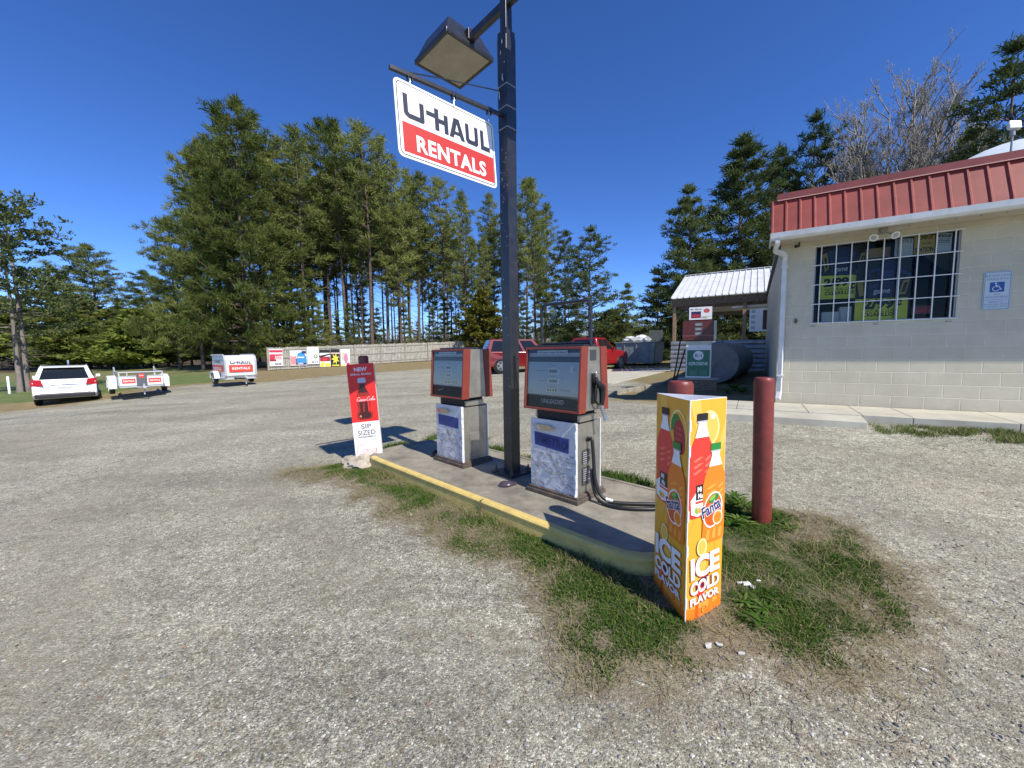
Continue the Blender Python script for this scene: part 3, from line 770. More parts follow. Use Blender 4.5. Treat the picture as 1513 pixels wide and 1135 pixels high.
# topper frame, nozzle and pocket belong to the second pump
b = MB(); zf = 1.447
fp = [(-.29, 0, zf), (-.29, 0, zf+.35), (-.275, 0, zf+.385), (-.24, 0, zf+.40), (.24, 0, zf+.40), (.275, 0, zf+.385), (.29, 0, zf+.35), (.29, 0, zf)]
b.tube(fp, .015, blackm, 8); b.tube([(-.29, 0, zf+.012), (.29, 0, zf+.012)], .012, blackm, 8); b.build('topper_frame', p2, smooth=True)
b = MB(); xs_ = .318
b.b2((xs_-.002, -.07, .90), (xs_+.010, -.055, 1.22), chrome); b.b2((xs_-.002, .045, .90), (xs_+.008, .055, 1.20), chrome); b.b2((xs_-.002, -.055, .90), (xs_+.002, .045, 1.18), darkm)
b.b2((xs_-.002, -.06, 1.30), (xs_+.004, .04, 1.395), flat('dark_plate', (.05,.055,.06), .4)); b.build('nozzle_pocket', p2)
nz_ = empty('fuel_nozzle', (0, 0, 0), 0); nz_.name = 'nozzle'; nz_.parent = p2; nz_.location = (xs_+.04, 0.02, .0)
b = MB(); pth = smooth_path([(0, -.035, 1.155), (.0, -.03, 1.11), (.005, .0, 1.075), (.01, .04, 1.05), (.012, .05, .99), (.012, .045, .93), (.01, .04, .885)], 4)
b.tube(pth, .03, rubber, 10, [.010+.022*min(1, i/7) if i < 12 else max(.017, .034-.0012*(i-12)) for i in range(len(pth))])
b.tube(smooth_path([(0, -.03, 1.09), (0, -.05, 1.02), (0, -.045, .93), (.005, .0, .895), (.01, .035, .895)], 4), .009, rubber, 6); b.build('grip', nz_, smooth='all')
b = MB(); b.tube(smooth_path([(0, -.045, 1.195), (0, -.035, 1.14), (0, -.03, 1.10)], 3), .011, chrome, 8)
b.build('spout', nz_, smooth='all')
b = MB(); b.tube([(.01, .04, .885), (.014, .04, .845)], .019, chrome, 10); b.tube([(.014, .04, .845), (.03, .05, .79)], .015, chrome, 10); b.tube([(.03, .05, .79), (.045, .06, .745)], .021, chrome, 10, [.014, .021]); b.build('swivel', nz_, smooth=True)
# hoses
def hose(name, pts, r_, label, par=None):
    b = MB(); b.tube(smooth_path(pts, 8), r_, rubber, 10); o = b.build(name, par, smooth='all')
    if label: tag(o, label, 'hose', 'black rubber fuel hoses by the unleaded pump')
    return o
wm = Matrix.Translation(p2u) @ Matrix.Rotation(URZ, 4, 'Z')
def lw(x_, y_, z_): return wm @ V(x_, y_, z_)
hz = .018
hose('fuel_hose', [lw(.265, -.02, .565), lw(.31, -.02, .575), lw(.325, -.025, .53), lw(.34, -.03, .40), lw(.37, -.05, .22), lw(.42, -.05, .09), lw(.50, -.02, .03)+V(0,0,0), lw(.62, .06, hz), lw(.80, .20, hz), lw(1.0, .38, hz), lw(1.2, .50, hz)], .0165, 'upper black hose curving from the pump side along the concrete to the drink display')
hose('fuel_hose', [lw(.33, -.045, .30), lw(.345, -.055, .18), lw(.39, -.06, .06), lw(.47, -.07, hz), lw(.62, -.06, hz), lw(.78, .04, hz), lw(.96, .22, hz), lw(1.15, .40, hz)], .015, 'lower black hose lying in a wide loop nearest the yellow curb')
b = MB(); b.tube([lw(.262, -.02, .565), lw(.285, -.02, .567)], .024, rubber, 12); o = b.build('hose_outlet', p2); o.matrix_parent_inverse = Matrix.Rotation(URZ, 4, 'Z').inverted() @ Matrix.Translation(-p2u)
b = MB(); b.tube([lw(.47, -.035, .045), lw(.52, -.0, .03)], .022, chrome, 10); tag(b.build('hose_coupling', None, smooth=True), 'metal coupling joining the black hoses at the foot of the unleaded pump', 'coupling')
wm = Matrix.Translation(p1u) @ Matrix.Rotation(URZ, 4, 'Z')
hh_ = hose('fuel_hose', [lw(-.30, .02, 1.02), lw(-.36, .0, .95), lw(-.37, .02, .7), lw(-.36, .05, .35), lw(-.38, .03, .08), lw(-.40, -.05, .03), lw(-.34, -.13, .03), lw(-.42, -.18, .03), lw(-.52, -.06, .03), lw(-.44, .1, .03), lw(-.33, .05, .045), lw(-.34, -.12, .055)], .017, 'black hose hanging down the left side of the blank fuel pump into a small coil')
# left hand nozzle of pump one
b = MB(); b.tube([lw(-.345, .02, 1.30), lw(-.365, .02, 1.2), lw(-.355, .02, 1.05)], .022, rubber, 8); b.tube([lw(-.345, -.03, 1.24), lw(-.38, .0, 1.12)], .012, rubber, 6)
nzl = b.build('nozzle', None, smooth=True); tag(nzl, 'black nozzle hung on the left side of the pump with the blank blue strip', 'nozzle')

# ------------------------------------------------------------------ cap and base clutter
b = MB(); bm_ = bmesh.new(); bmesh.ops.create_uvsphere(bm_, u_segments=20, v_segments=10, radius=1)
for v in bm_.verts:
    n = NZ(v.co*2.5)*.12; v.co = Vector((v.co.x*.085, v.co.y*.062, max(0, v.co.z)*.042+n*.06 if v.co.z > 0 else 0))*(1+n)
me = bpy.data.meshes.new('cap'); bm_.to_mesh(me); bm_.free(); capm = mat('faded_purple_cloth', (.05,.035,.055), .9, bump=.4, bscale=90); me.materials.append(capm); me.polygons.foreach_set('use_smooth', [True]*len(me.polygons))
cp = empty('cloth_cap', on_z(748, 717, IZ), .5, 'small dark purple cap lying on the concrete in front of the lamp post', 'cap')
o = bpy.data.objects.new('crown', me); col.objects.link(o); o.parent = cp
b = MB(); b.slab([(.05, -.05), (.10, -.045), (.125, -.01), (.115, .03), (.06, .045)], .002, .012, capm); b.build('brim', cp, bevel=.003)
a = Art(.0003); a.ell(0, 0, .014, .009, lg); a.build('badge', cp, (-.0, -.055, .022), (R(-55), 0, 0))

# ------------------------------------------------------------------ lamp post
pp = isl(1.74, .795, IZ); pz = IZ
PR = R(6)+URZ+PI/4*0
post = empty('lamp_post', pp, URZ+R(-2), 'tall black square lamp post with two box floodlights, standing between the fuel pumps', 'lamp post')
pole_mb = MB(); pole_mb.b2((-.065, -.065, 0), (.065, .065, 4.72), blackm)
b = MB(); b.b2((-.070, -.070, 3.72), (.070, .070, 4.66), blackm); b.build('sleeve', post, bevel=.006)
b = MB(); b.b2((-.045, -.045, 4.72), (.045, .045, 5.10), blackm); b.build('upper_pole', post, bevel=.004)
for z_ in (3.90, 4.11, 4.33):
    b = MB(); zz = z_-IZ
    b.b2((-.0725, -.0725, zz), (.0725, .0725, zz+.012), flat('worn_band', (.22,.23,.24), .5)); b.build('strap_band', post)
b = MB(); b.b2((-.17, -.17, 0), (.17, .17, .02), blackm); b.build('base_plate', post, bevel=.003)
for sx in (-1, 1):
    for sy in (-1, 1):
        b = MB(); b.cyl((sx*.13, sy*.13, .02), (sx*.13, sy*.13, .05), .02, rust, n=6); b.cyl((sx*.13, sy*.13, .05), (sx*.13, sy*.13, .09), .010, rust, n=8); b.build('anchor_bolt', post)
# paint chips
a = Art(.0002, -.0655); rc = random.Random(4); chip = flat('paint_chip', (.45,.46,.46), .6)
for i in range(46):
    z_ = rc.choice([rc.uniform(2.7, 3.6), rc.uniform(3.0, 3.5), rc.uniform(.3, 2.7)]); a.ell(rc.uniform(-.055, .06), z_, rc.uniform(.001, .005), rc.uniform(.002, .012), chip, 7)
for i in range(7): a.ell(rc.uniform(-.05, .06), rc.uniform(4.05, 4.6), rc.uniform(.003, .008), rc.uniform(.008, .05), chip, 8)
for v in a.v:
    if v.z > 3.7: v.y -= .0052
pole_mb.add(a.v, a.f, chip); pole_mb.build('pole', post, recalc=False)
# arm along the island axis and two floodlights
AZ = 5.02
b = MB(); b.b2((-.62, -.03, AZ-.055), (.62, .03, AZ+.03), blackm); b.build('cross_arm', post, bevel=.005)
lens = mat('frosted_lens', (.42,.39,.31), .5, c2=(.34,.31,.24), scale=3)
for sg in (-1, 1):
    cxl = sg*.93
    b = MB(); zl = AZ-.10; hb, ht = .345, .235
    b.hexa([(cxl-hb, -hb, zl), (cxl+hb, -hb, zl), (cxl+hb, hb, zl), (cxl-hb, hb, zl)], [(cxl-hb, -hb, zl+.04), (cxl+hb, -hb, zl+.04), (cxl+hb, hb, zl+.04), (cxl-hb, hb, zl+.04)], blackm)
    b.hexa([(cxl-hb+.01, -hb+.01, zl+.0402), (cxl+hb-.01, -hb+.01, zl+.0402), (cxl+hb-.01, hb-.01, zl+.0402), (cxl-hb+.01, hb-.01, zl+.0402)], [(cxl-ht, -ht, zl+.26), (cxl+ht, -ht, zl+.26), (cxl+ht, ht, zl+.26), (cxl-ht, ht, zl+.26)], blackm)
    fl = b.build('floodlight', post, bevel=.006)
    fl['label'] = 'boxy black floodlight on the far end of the arm' if sg < 0 else 'boxy black floodlight on the near end of the arm'
    b = MB(); lb = hb-.035
    for q0, q1 in (((-hb, -hb), (hb, -lb)), ((-hb, lb), (hb, hb)), ((-hb, -lb), (-lb, lb)), ((lb, -lb), (hb, lb))): b.b2((cxl+q0[0]+.002, q0[1]+.002, zl-.014), (cxl+q1[0]-.002, q1[1]-.002, zl-.0005), blackm)
    b.build('lens_frame', fl, bevel=.002)
    b = MB(); b.b2((cxl-lb, -lb, zl-.006), (cxl+lb, lb, zl-.001), lens); b.build('lens', fl)
    b = MB(); s_ = -sg
    b.b2((cxl+s_*.23 if s_ > 0 else cxl-.36, -.05, zl+.05), (cxl+.36 if s_ > 0 else cxl-.23, .05, zl+.17), blackm); b.build('bracket', fl, bevel=.004)

# ------------------------------------------------------------------ hanging rental sign
bar_end = at(575, 97, 3.62); bar_root = at(737, 173, pp.y-.03)
bz_ = (bar_end.z+bar_root.z)/2
bd = V(bar_end.x-pp.x, bar_end.y-pp.y, 0); BL = bd.length; bd.normalize()
brz = math.atan2(-bd.y, -bd.x)
sb = empty('sign_bracket', (pp.x, pp.y, bz_), brz, 'thin black horizontal bar with a guy wire holding the rental sign to the lamp post', 'bracket')
b = MB(); b.b2((-BL, -.017, -.017), (-.08, .017, .017), blackm); b.build('bar', sb, bevel=.002)
b = MB(); b.tube([(-BL+.13, 0, .012), (-BL*.6, 0, .10), (-.07, 0, .24)], .006, blackm, 6); b.build('guy_wire', sb)
for xh in (-BL+.20, -BL*.54, -BL*.54+.53):
    pass
sgn_w, sgn_h = 1.127, .679
sx0 = -BL+.015
for k, xh in enumerate((.17, .62, 1.03)):
    b = MB(); X_ = sx0+xh
    b.b2((X_-.022, -.021, -.05), (X_-.014, .021, .022), blackm); b.b2((X_+.014, -.021, -.05), (X_+.022, .021, .022), blackm)
    b.tube([(X_, 0, -.02), (X_+.006, 0, -.05), (X_, 0, -.075), (X_-.006, 0, -.1), (X_, 0, -.12)], .006, chrome, 6)
    b.build('hanger', sb)
hs_ = empty('hanging_sign', V(-.996, 3.58, 3.945), .747, 'white and red hanging sign reading U-HAUL RENTALS below the floodlight', 'sign', tilt=(-.077, -.006))
def rr_pts(x0, z0, x1, z1, r):
    pts = []
    for cx, cz, a in ((x1-r, z0+r, -90), (x1-r, z1-r, 0), (x0+r, z1-r, 90), (x0+r, z0+r, 180)):
        for k in range(6): t = R(a+k*18); pts.append((cx+r*math.cos(t), cz+r*math.sin(t)))
    return pts
b = MB(); b.prism(rr_pts(0, -sgn_h, sgn_w, 0, .05), -.004, .004, white); pl_ = b.build('panel', hs_)
def uhaul(a, x0, z0, W_, H_, m):
    """blocky slanted-free lettering; x0,z0 lower left"""
    u = H_
    def P(pts): a.poly([(x0+p[0]*W_, z0+p[1]*u) for p in pts], m)
    # letter shapes on a 0..1 x 0..1 field
    P([(0,1),(.046,1),(.046,.30),(.058,.24),(.165,.24),(.165,.86),(.212,.86),(.212,.10),(.195,.02),(.05,.02),(.014,.10),(0,.2)])
    P([(.235,.50),(.325,.50),(.325,.0),(.372,.0),(.372,.36),(.43,.36),(.43,.0),(.477,.0),(.477,.83),(.43,.83),(.43,.57),(.372,.57),(.372,.95),(.325,.95),(.325,.70),(.235,.70)])
    P([(.486,.0),(.534,.0),(.549,.17),(.611,.17),(.626,.0),(.674,.0),(.612,.92),(.548,.92)]); a.poly([(x0+p[0]*W_, z0+p[1]*u) for p in [(.560,.33),(.600,.33),(.580,.66)]], white)
    P([(.686,.92),(.730,.92),(.730,.28),(.742,.23),(.790,.23),(.802,.28),(.802,.92),(.846,.92),(.846,.16),(.825,.02),(.708,.02),(.686,.16)])
    P([(.878,.92),(.922,.92),(.922,.22),(1.0,.22),(1.0,.0),(.878,.0)])
for sd_ in (0, 1):
    a = Art(.0003, -.0045)
    gx = flat('sign_navy', (.025,.028,.05), .45); rx = flat('sign_red', (.50,.028,.02), .5)
    a.poly(rr_pts(.020, -sgn_h+.020, sgn_w-.020, -.020, .042), gx); a.poly(rr_pts(.028, -sgn_h+.028, sgn_w-.028, -.028, .036), white)
    a.rect(.055, -sgn_h+.05, sgn_w-.03, -.365, rx)
    uhaul(a, .078, -.325, .98, .215, gx)
    a.text('RENTALS', .185, -.595, .80, .150, wh, .032, sp=1.08)
    a.ell(1.07, -.19, .008, .008, lg, 10)
    o = a.build('lettering', pl_, recalc=False)
    if sd_: o.rotation_euler = (0, 0, PI); o.location = (sgn_w, 0, 0)

# ------------------------------------------------------------------ shop
def block_mat():
    M = bpy.data.materials.new('painted_block'); M.use_nodes = True; nt = M.node_tree; N = nt.nodes; L = nt.links; b = N['Principled BSDF']
    b.inputs['Roughness'].default_value = .6
    tc = N.new('ShaderNodeTexCoord'); sp = N.new('ShaderNodeSeparateXYZ'); L.new(tc.outputs['Object'], sp.inputs[0])
    ad = N.new('ShaderNodeMath'); L.new(sp.outputs[0], ad.inputs[0]); L.new(sp.outputs[1], ad.inputs[1])
    sb_ = N.new('ShaderNodeMath'); sb_.operation = 'SUBTRACT'; sb_.inputs[1].default_value = .52-.2*3; L.new(sp.outputs[2], sb_.inputs[0])
    cb_ = N.new('ShaderNodeCombineXYZ'); L.new(ad.outputs[0], cb_.inputs[0]); L.new(sb_.outputs[0], cb_.inputs[1])
    br = N.new('ShaderNodeTexBrick'); br.inputs['Scale'].default_value = 1; br.inputs['Brick Width'].default_value = .40; br.inputs['Row Height'].default_value = .2
    br.inputs['Mortar Size'].default_value = .008; br.inputs['Mortar Smooth'].default_value = .6; L.new(cb_.outputs[0], br.inputs['Vector'])
    br.inputs['Color1'].default_value = (.53,.49,.38,1); br.inputs['Color2'].default_value = (.56,.515,.40,1); br.inputs['Mortar'].default_value = (.67,.63,.51,1)
    n = N.new('ShaderNodeTexNoise'); n.inputs['Scale'].default_value = 1.6; n.inputs['Detail'].default_value = 8; n.inputs['Roughness'].default_value = .7; L.new(tc.outputs['Object'], n.inputs[0])
    r = N.new('ShaderNodeValToRGB'); r.color_ramp.elements[0].position = .3; r.color_ramp.elements[0].color = (.86,.85,.82,1); r.color_ramp.elements[1].position = .65; r.color_ramp.elements[1].color = (1.04,1.04,1.03,1); L.new(n.outputs[0], r.inputs[0])
    mx = N.new('ShaderNodeMix'); mx.data_type = 'RGBA'; mx.blend_type = 'MULTIPLY'; mx.inputs['Factor'].default_value = 1; L.new(br.outputs['Color'], mx.inputs['A']); L.new(r.outputs[0], mx.inputs['B'])
    n3 = N.new('ShaderNodeTexNoise'); n3.inputs['Scale'].default_value = 7; n3.inputs['Detail'].default_value = 7; n3.inputs['Roughness'].default_value = .75; L.new(tc.outputs['Object'], n3.inputs[0])
    sp3 = N.new('ShaderNodeMath'); sp3.operation = 'MULTIPLY_ADD'; sp3.inputs[1].default_value = .9; L.new(n3.outputs[0], sp3.inputs[0])
    ng = N.new('ShaderNodeMath'); ng.operation = 'MULTIPLY_ADD'; ng.inputs[1].default_value = -1.6; ng.inputs[2].default_value = 1.0; L.new(sp.outputs[2], ng.inputs[0]); L.new(ng.outputs[0], sp3.inputs[2])
    r3 = N.new('ShaderNodeValToRGB'); r3.color_ramp.elements[0].position = .38; r3.color_ramp.elements[1].position = .9; r3.color_ramp.elements[1].color = (.5,.5,.5,1); L.new(sp3.outputs[0], r3.inputs[0])
    m3 = N.new('ShaderNodeMix'); m3.data_type = 'RGBA'; L.new(r3.outputs[0], m3.inputs['Factor']); L.new(mx.outputs['Result'], m3.inputs['A']); m3.inputs['B'].default_value = (.27,.22,.15,1); L.new(m3.outputs['Result'], b.inputs['Base Color'])
    n2 = N.new('ShaderNodeTexNoise'); n2.inputs['Scale'].default_value = 90; n2.inputs['Detail'].default_value = 3; L.new(tc.outputs['Object'], n2.inputs[0])
    m1 = N.new('ShaderNodeMath'); m1.operation = 'MULTIPLY_ADD'; m1.inputs[1].default_value = -1.; L.new(br.outputs['Fac'], m1.inputs[0])
    m2 = N.new('ShaderNodeMath'); m2.operation = 'MULTIPLY'; m2.inputs[1].default_value = .35; L.new(n2.outputs[0], m2.inputs[0]); L.new(m2.outputs[0], m1.inputs[2])
    bp = N.new('ShaderNodeBump'); bp.inputs['Strength'].default_value = .8; bp.inputs['Distance'].default_value = .006; L.new(m1.outputs[0], bp.inputs['Height']); L.new(bp.outputs[0], b.inputs['Normal'])
    return M
block = block_mat()
roofred = mat('red_metal_roof', (.28,.052,.037), .5, c2=(.20,.038,.028), scale=1.8, detail=6)
roofred2 = mat('red_roof_cap', (.25,.060,.048), .5, c2=(.20,.045,.038), scale=2.5)
gutw = mat('white_gutter', (.72,.73,.73), .4, c2=(.60,.61,.60), scale=5)
soff = mat('cream_soffit', (.50,.46,.37), .6, c2=(.45,.41,.33), scale=4)
BR = math.atan2(FA.y, FA.x)
shop = empty('shop_building', (C0.x, C0.y, 0), BR, 'cream painted block shop with a red metal mansard roof and barred window', 'shop')
zr0 = at(1131, 357, 6.89).z; zr1 = at(1140, 289, 7.09).z; ZW = zr0+.04
wx0, wx1, wz0, wz1 = .495, 2.27, 1.97, 3.32
BL_, BD_ = 12.5, 9.0
b = MB(); t_ = .2
b.b2((0, 0, .3), (wx0, t_, ZW), block); b.b2((wx0, 0, .3), (wx1, t_, wz0), block); b.b2((wx0, 0, wz1), (wx1, t_, ZW), block); b.b2((wx1, 0, .3), (BL_, t_, ZW), block)
b.b2((0, t_, .3), (t_, BD_, ZW), block); b.b2((BL_-t_, t_, .3), (BL_, BD_, ZW), block); b.b2((t_, BD_-t_, .3), (BL_-t_, BD_, ZW), block)
b.build('wall', shop)
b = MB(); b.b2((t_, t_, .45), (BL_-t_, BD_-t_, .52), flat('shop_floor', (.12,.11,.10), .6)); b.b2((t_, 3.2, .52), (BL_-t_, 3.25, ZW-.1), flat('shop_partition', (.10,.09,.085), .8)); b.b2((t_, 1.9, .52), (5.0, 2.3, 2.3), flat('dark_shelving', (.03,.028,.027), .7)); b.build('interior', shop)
# roof
yo, yi = -.60, -.32; xl = -.194
roof = MB(); roof.b2((-.05, -.05, ZW+.09), (BL_+.1, BD_+.05, ZW+.2), flat('flat_roof', (.25,.25,.25), .8))
roof.b2((xl+.02, yo+.03, ZW+.0), (BL_, -.002, ZW+.03), soff)
for k in range(40): roof.b2((.1+k*.25, yo+.30, ZW-.004), (.12+k*.25, yo+.32, ZW-.001), flat('soffit_hole', (.12,.08,.05), .8))
prof_ = [(yo, zr0+.10), (yo+.035, zr0+.19), (yi, zr1-.10)]
def roof_strip(x0, x1, m, d=0.):
    vs = [];
    for (y_, z_) in prof_: vs += [(x0, y_-d, z_+d*.3), (x1, y_-d, z_+d*.3)]
    return vs, [(0,1,3,2),(2,3,5,4)]
v_, f_ = roof_strip(xl, BL_, roofred); roof.add(v_, f_, roofred)
# left return of the mansard
roof.add([(xl, yo, zr0+.10), (xl, yo+.035, zr0+.19), (xl+.10, yi, zr1-.10), (xl+.10, .02, zr1-.10), (xl, .02, zr0+.10)], [(0,1,2,3,4)], roofred); roof.add([(xl, .02, zr0+.10), (xl+.10, .02, zr1-.10), (BL_, .02, zr1-.10), (BL_, .02, zr0+.10)], [(0,1,2,3)], MATS['flat_roof'])
rf = roof.build('roof', shop)
b = MB(); x_ = xl+.02
while x_ < 8.5:
    for (ya, za), (yb_, zb_) in zip(prof_[:-1], prof_[1:]):
        b.add([(x_-.024, ya-.0, za), (x_+.024, ya, za), (x_+.024, yb_, zb_), (x_-.024, yb_, zb_), (x_-.009, ya-.02, za+.008), (x_+.009, ya-.02, za+.008), (x_+.009, yb_-.02, zb_+.008), (x_-.009, yb_-.02, zb_+.008)], [(4,5,6,7),(0,4,7,3),(1,2,6,5),(0,1,5,4),(3,7,6,2)], roofred)
    x_ += .195
b.build('standing_seams', rf)
b = MB(); b.b2((xl+.09, yi-.045, zr1-.11), (BL_, yi+.03, zr1), roofred2); b.b2((xl+.09, yi+.03, zr1-.11), (xl+.16, .05, zr1), roofred2); b.b2((xl+.09, yi-.052, zr1-.118), (BL_, yi-.045, zr1-.105), flat('cap_edge', (.62,.36,.30), .5)); b.b2((3.05, yi-.047, zr1-.105), (3.06, yi+.031, zr1+.002), flat('cap_joint', (.12,.03,.025), .6)); b.build('roof_cap', rf)
b = MB(); g0 = zr0+.0
b.prism([(0,0)], 0, 1, gutw) if False else None
b.add([(xl, yo-.10, g0+.11), (xl, yo-.085, g0+.03), (xl, yo-.04, g0), (xl, yo+.02, g0), (xl, yo+.02, g0+.09), (xl, yo-.09, g0+.09)]+[(BL_, yo-.10, g0+.11), (BL_, yo-.085, g0+.03), (BL_, yo-.04, g0), (BL_, yo+.02, g0), (BL_, yo+.02, g0+.09), (BL_, yo-.09, g0+.09)], [(0,1,2,3,4,5),(11,10,9,8,7,6),(0,6,7,1),(1,7,8,2),(2,8,9,3),(3,9,10,4),(4,10,11,5),(5,11,6,0)], gutw)
b.b2((xl, yo+.02, g0+.0), (BL_, yo+.03, g0+.14), gutw); b.b2((xl, yo+.03, g0+.0), (xl+.02, 0, g0+.14), gutw)
gt = b.build('gutter', shop)
b = MB()
dsx = .055
P = smooth_path([(xl+.10, yo-.03, g0+.0), (xl+.11, yo-.02, g0-.05), (xl+.09, yo+.25, g0-.12), (dsx-.01, -.14, g0-.17), (dsx, -.06, g0-.27), (dsx, -.055, g0-.5)], 4)+[(dsx, -.055, .80), (dsx, -.06, .72), (dsx-.02, -.16, .60)]
for i in range(len(P)-1):
    pass
b.tube(P, .045, gutw, 4); b.build('downspout', gt)
for z_ in (1.02, 3.0):
    b = MB(); b.b2((dsx-.055, -.10, z_), (dsx+.055, .0, z_+.025), gutw); b.build('strap', gt)
# soffit vents
for k in range(0): roof.b2((.1+k*.25, yo+.35, ZW-.004), (.12+k*.25, yo+.37, ZW-.001), flat('soffit_hole', (.12,.08,.05), .8))
# window
win = bpy.data.objects.new('window', None); 
wfm = MB(); fm = mat('dull_aluminium', (.30,.31,.32), .45, .5)
for lo, hi in (((wx0, .02, wz0), (wx0+.02, .08, wz1)), ((wx1-.02, .02, wz0), (wx1, .08, wz1)), ((wx0+.02, .02, wz0), (wx1-.02, .08, wz0+.02)), ((wx0+.02, .02, wz1-.02), (wx1-.02, .08, wz1)), (((wx0+wx1)/2+.2, .03, wz0+.02), ((wx0+wx1)/2+.225, .07, wz1-.02))): wfm.b2(lo, hi, fm)
bpy.data.objects.remove(win); win = wfm.build('window', shop)
b = MB(); yg = .05
b.add([(wx0+.02, yg, wz0+.02), (wx1-.02, yg, wz0+.02), (wx1-.02, yg, wz1-.02), (wx0+.02, yg, wz1-.02)], [(0,1,2,3)], glass_mat('window_glass', (.72,.76,.75), .03, .01)); b.build('glass', win, recalc=False)
b = MB(); bw = .010; barw = flat('window_bar_white', (.70,.71,.70), .45)
for i in range(9): x_ = wx0+.085+i*.2025; b.b2((x_-bw*.7, -.035, wz0-.01), (x_+bw*.7, -.021, wz1-.0), barw)
for i in range(5):
    z_ = wz0+.0+i*(wz1-wz0)/4.0; z_ = min(z_, wz1-.01); b.b2((wx0-.03, -.0205, z_-bw*.7), (wx1+.03, -.008, z_+bw*.7), barw)
b.build('security_bars', win)
# sill fixings
for x_ in (wx0+.02, 1.35, 2.2):
    b = MB(); b.b2((x_-.03, -.025, wz0-.055), (x_+.03, -.0, wz0-.045), fm); b.build('fixing', win)
# things in the window
def wq(X, Y):
    f = (X-165)/925.; s = f*7.01/(f*7.01+(1-f)*6.13)
    top = 175-105*f; bot = 655-23*f
    return wx0+1.775*s, wz1-(Y-top)/(bot-top)*(wz1-wz0)
def wpoly(a, pts, m): a.poly([wq(*p) for p in pts][::-1], m)
def wrect(a, X0, Y0, X1, Y1, m): wpoly(a, [(X0, Y0), (X1, Y0-(X1-X0)*.03), (X1, Y1-(X1-X0)*.03), (X0, Y1)], m)
def wtext(a, t_, X0, Yb, X1, Hh, m, bold=.02, rot=0):
    x0_, z0_ = wq(X0, Yb); x1_, _ = wq(X1, Yb); a.text(t_, x0_, z0_, x1_-x0_, Hh/480*1.35, m, bold, rot=rot)
inky = flat('poster_black', (.012,.012,.015), .5); yl = flat('poster_yellow', (.78,.80,.06), .5); bl = flat('poster_blue', (.012,.022,.10), .5); bl2 = flat('poster_blue_light', (.03,.055,.16), .5); gold = flat('poster_gold', (.45,.33,.08), .5); pap = flat('paper', (.62,.68,.70), .6); sand = flat('cardboard', (.50,.36,.18), .7); oc = flat('ochre_poster', (.60,.42,.06), .5)
def pane_thing(name, label, cat, fn, y_, grp=None):
    a = Art(.0005, y_); fn(a); o = a.build(name, None, recalc=False)
    # give the printed sheet a backing of real thickness
    bb = MB(); X0 = min(v.x for v in a.v); X1 = max(v.x for v in a.v); Z0 = min(v.z for v in a.v); Z1 = max(v.z for v in a.v)
    e = empty(name, (C0.x, C0.y, 0), BR, label, cat, grp); o.name = 'printed_face'; o.parent = e
    bb.b2((X0+.002, y_+.001, Z0+.002), (X1-.002, y_+.006, Z1-.002), inky); bb.build('backing', e)
    return e
def f1(a):
    wrect(a, 205, 215, 495, 350, inky); wrect(a, 305, 165, 395, 350, bl); wrect(a, 315, 235, 385, 275, bl2)
    wpoly(a, [(255,200),(300,185),(305,330),(290,345)], bl2); wpoly(a, [(215,220),(250,205),(265,300),(240,330)], gold); wpoly(a, [(230,240),(245,235),(255,300),(245,305)], inky)
    wpoly(a, [(470,210),(495,205),(470,330),(440,335)], gold); wpoly(a, [(476,225),(487,222),(467,310),(455,315)], inky); wpoly(a, [(398,190),(430,185),(432,330),(398,335)], inky); wpoly(a, [(405,200),(425,198),(427,250),(407,255)], bl2)
    wtext(a, 'game', 303, 335, 388, 30, pap, .02); wrect(a, 205, 352, 480, 500, yl)
    wtext(a, '2/99', 235, 425, 400, 55, inky, .06); wtext(a, 'c', 415, 435, 440, 40, inky, .06); wtext(a, 'NATURAL LEAF', 245, 450, 440, 18, inky, .0); wtext(a, 'CIGARILLOS', 245, 475, 440, 22, inky, .03)
pane_thing('poster', 'upper left yellow cigarillo price poster under the game lettering in the barred window', 'poster', f1, .12, 'yellow price posters in the shop window')
def f2(a):
    wrect(a, 445, 350, 800, 492, inky); wrect(a, 600, 255, 700, 490, bl); wrect(a, 610, 320, 690, 365, bl2); wrect(a, 530, 420, 600, 490, bl)
    wpoly(a, [(525,320),(595,300),(600,420),(535,440)], bl2); wpoly(a, [(535,335),(585,320),(588,400),(545,412)], inky); wpoly(a, [(710,300),(800,340),(780,400),(710,385)], bl2); wpoly(a, [(720,330),(780,352),(770,385),(720,375)], inky)
    wpoly(a, [(750,385),(795,370),(770,470),(725,475)], gold); wpoly(a, [(757,400),(782,392),(765,455),(742,460)], inky); wpoly(a, [(450,390),(490,380),(500,480),(470,485)], gold)
    wtext(a, 'game', 560, 478, 670, 30, pap, .02); wrect(a, 445, 502, 790, 640, yl)
    wtext(a, '2/99', 500, 570, 700, 60, inky, .06); wtext(a, 'c', 715, 545, 750, 34, inky, .06); wtext(a, 'NATURAL LEAF', 505, 590, 710, 18, inky, .0); wtext(a, 'CIGARILLOS', 500, 615, 718, 22, inky, .03)
pane_thing('poster', 'larger yellow cigarillo price poster at the bottom middle of the barred window', 'poster', f2, .09, 'yellow price posters in the shop window')
def f3(a):
    wrect(a, 680, 125, 797, 235, pap); wtext(a, 'NOTICE', 700, 155, 790, 18, bl2, .01)
    for k in range(5): wrect(a, 700, 170+k*12, 780, 172+k*12, lg)
pane_thing('notice', 'pale paper notice left of the yellow check sign at the top of the window', 'notice', f3, .075)
def f4(a):
    wrect(a, 803, 105, 935, 222, oc); wrect(a, 808, 112, 822, 216, sand); wtext(a, 'CHECK', 830, 133, 925, 26, inky, .03); wtext(a, 'CASHING', 850, 162, 912, 12, inky, .01); wtext(a, 'STATION', 812, 212, 928, 26, inky, .03)
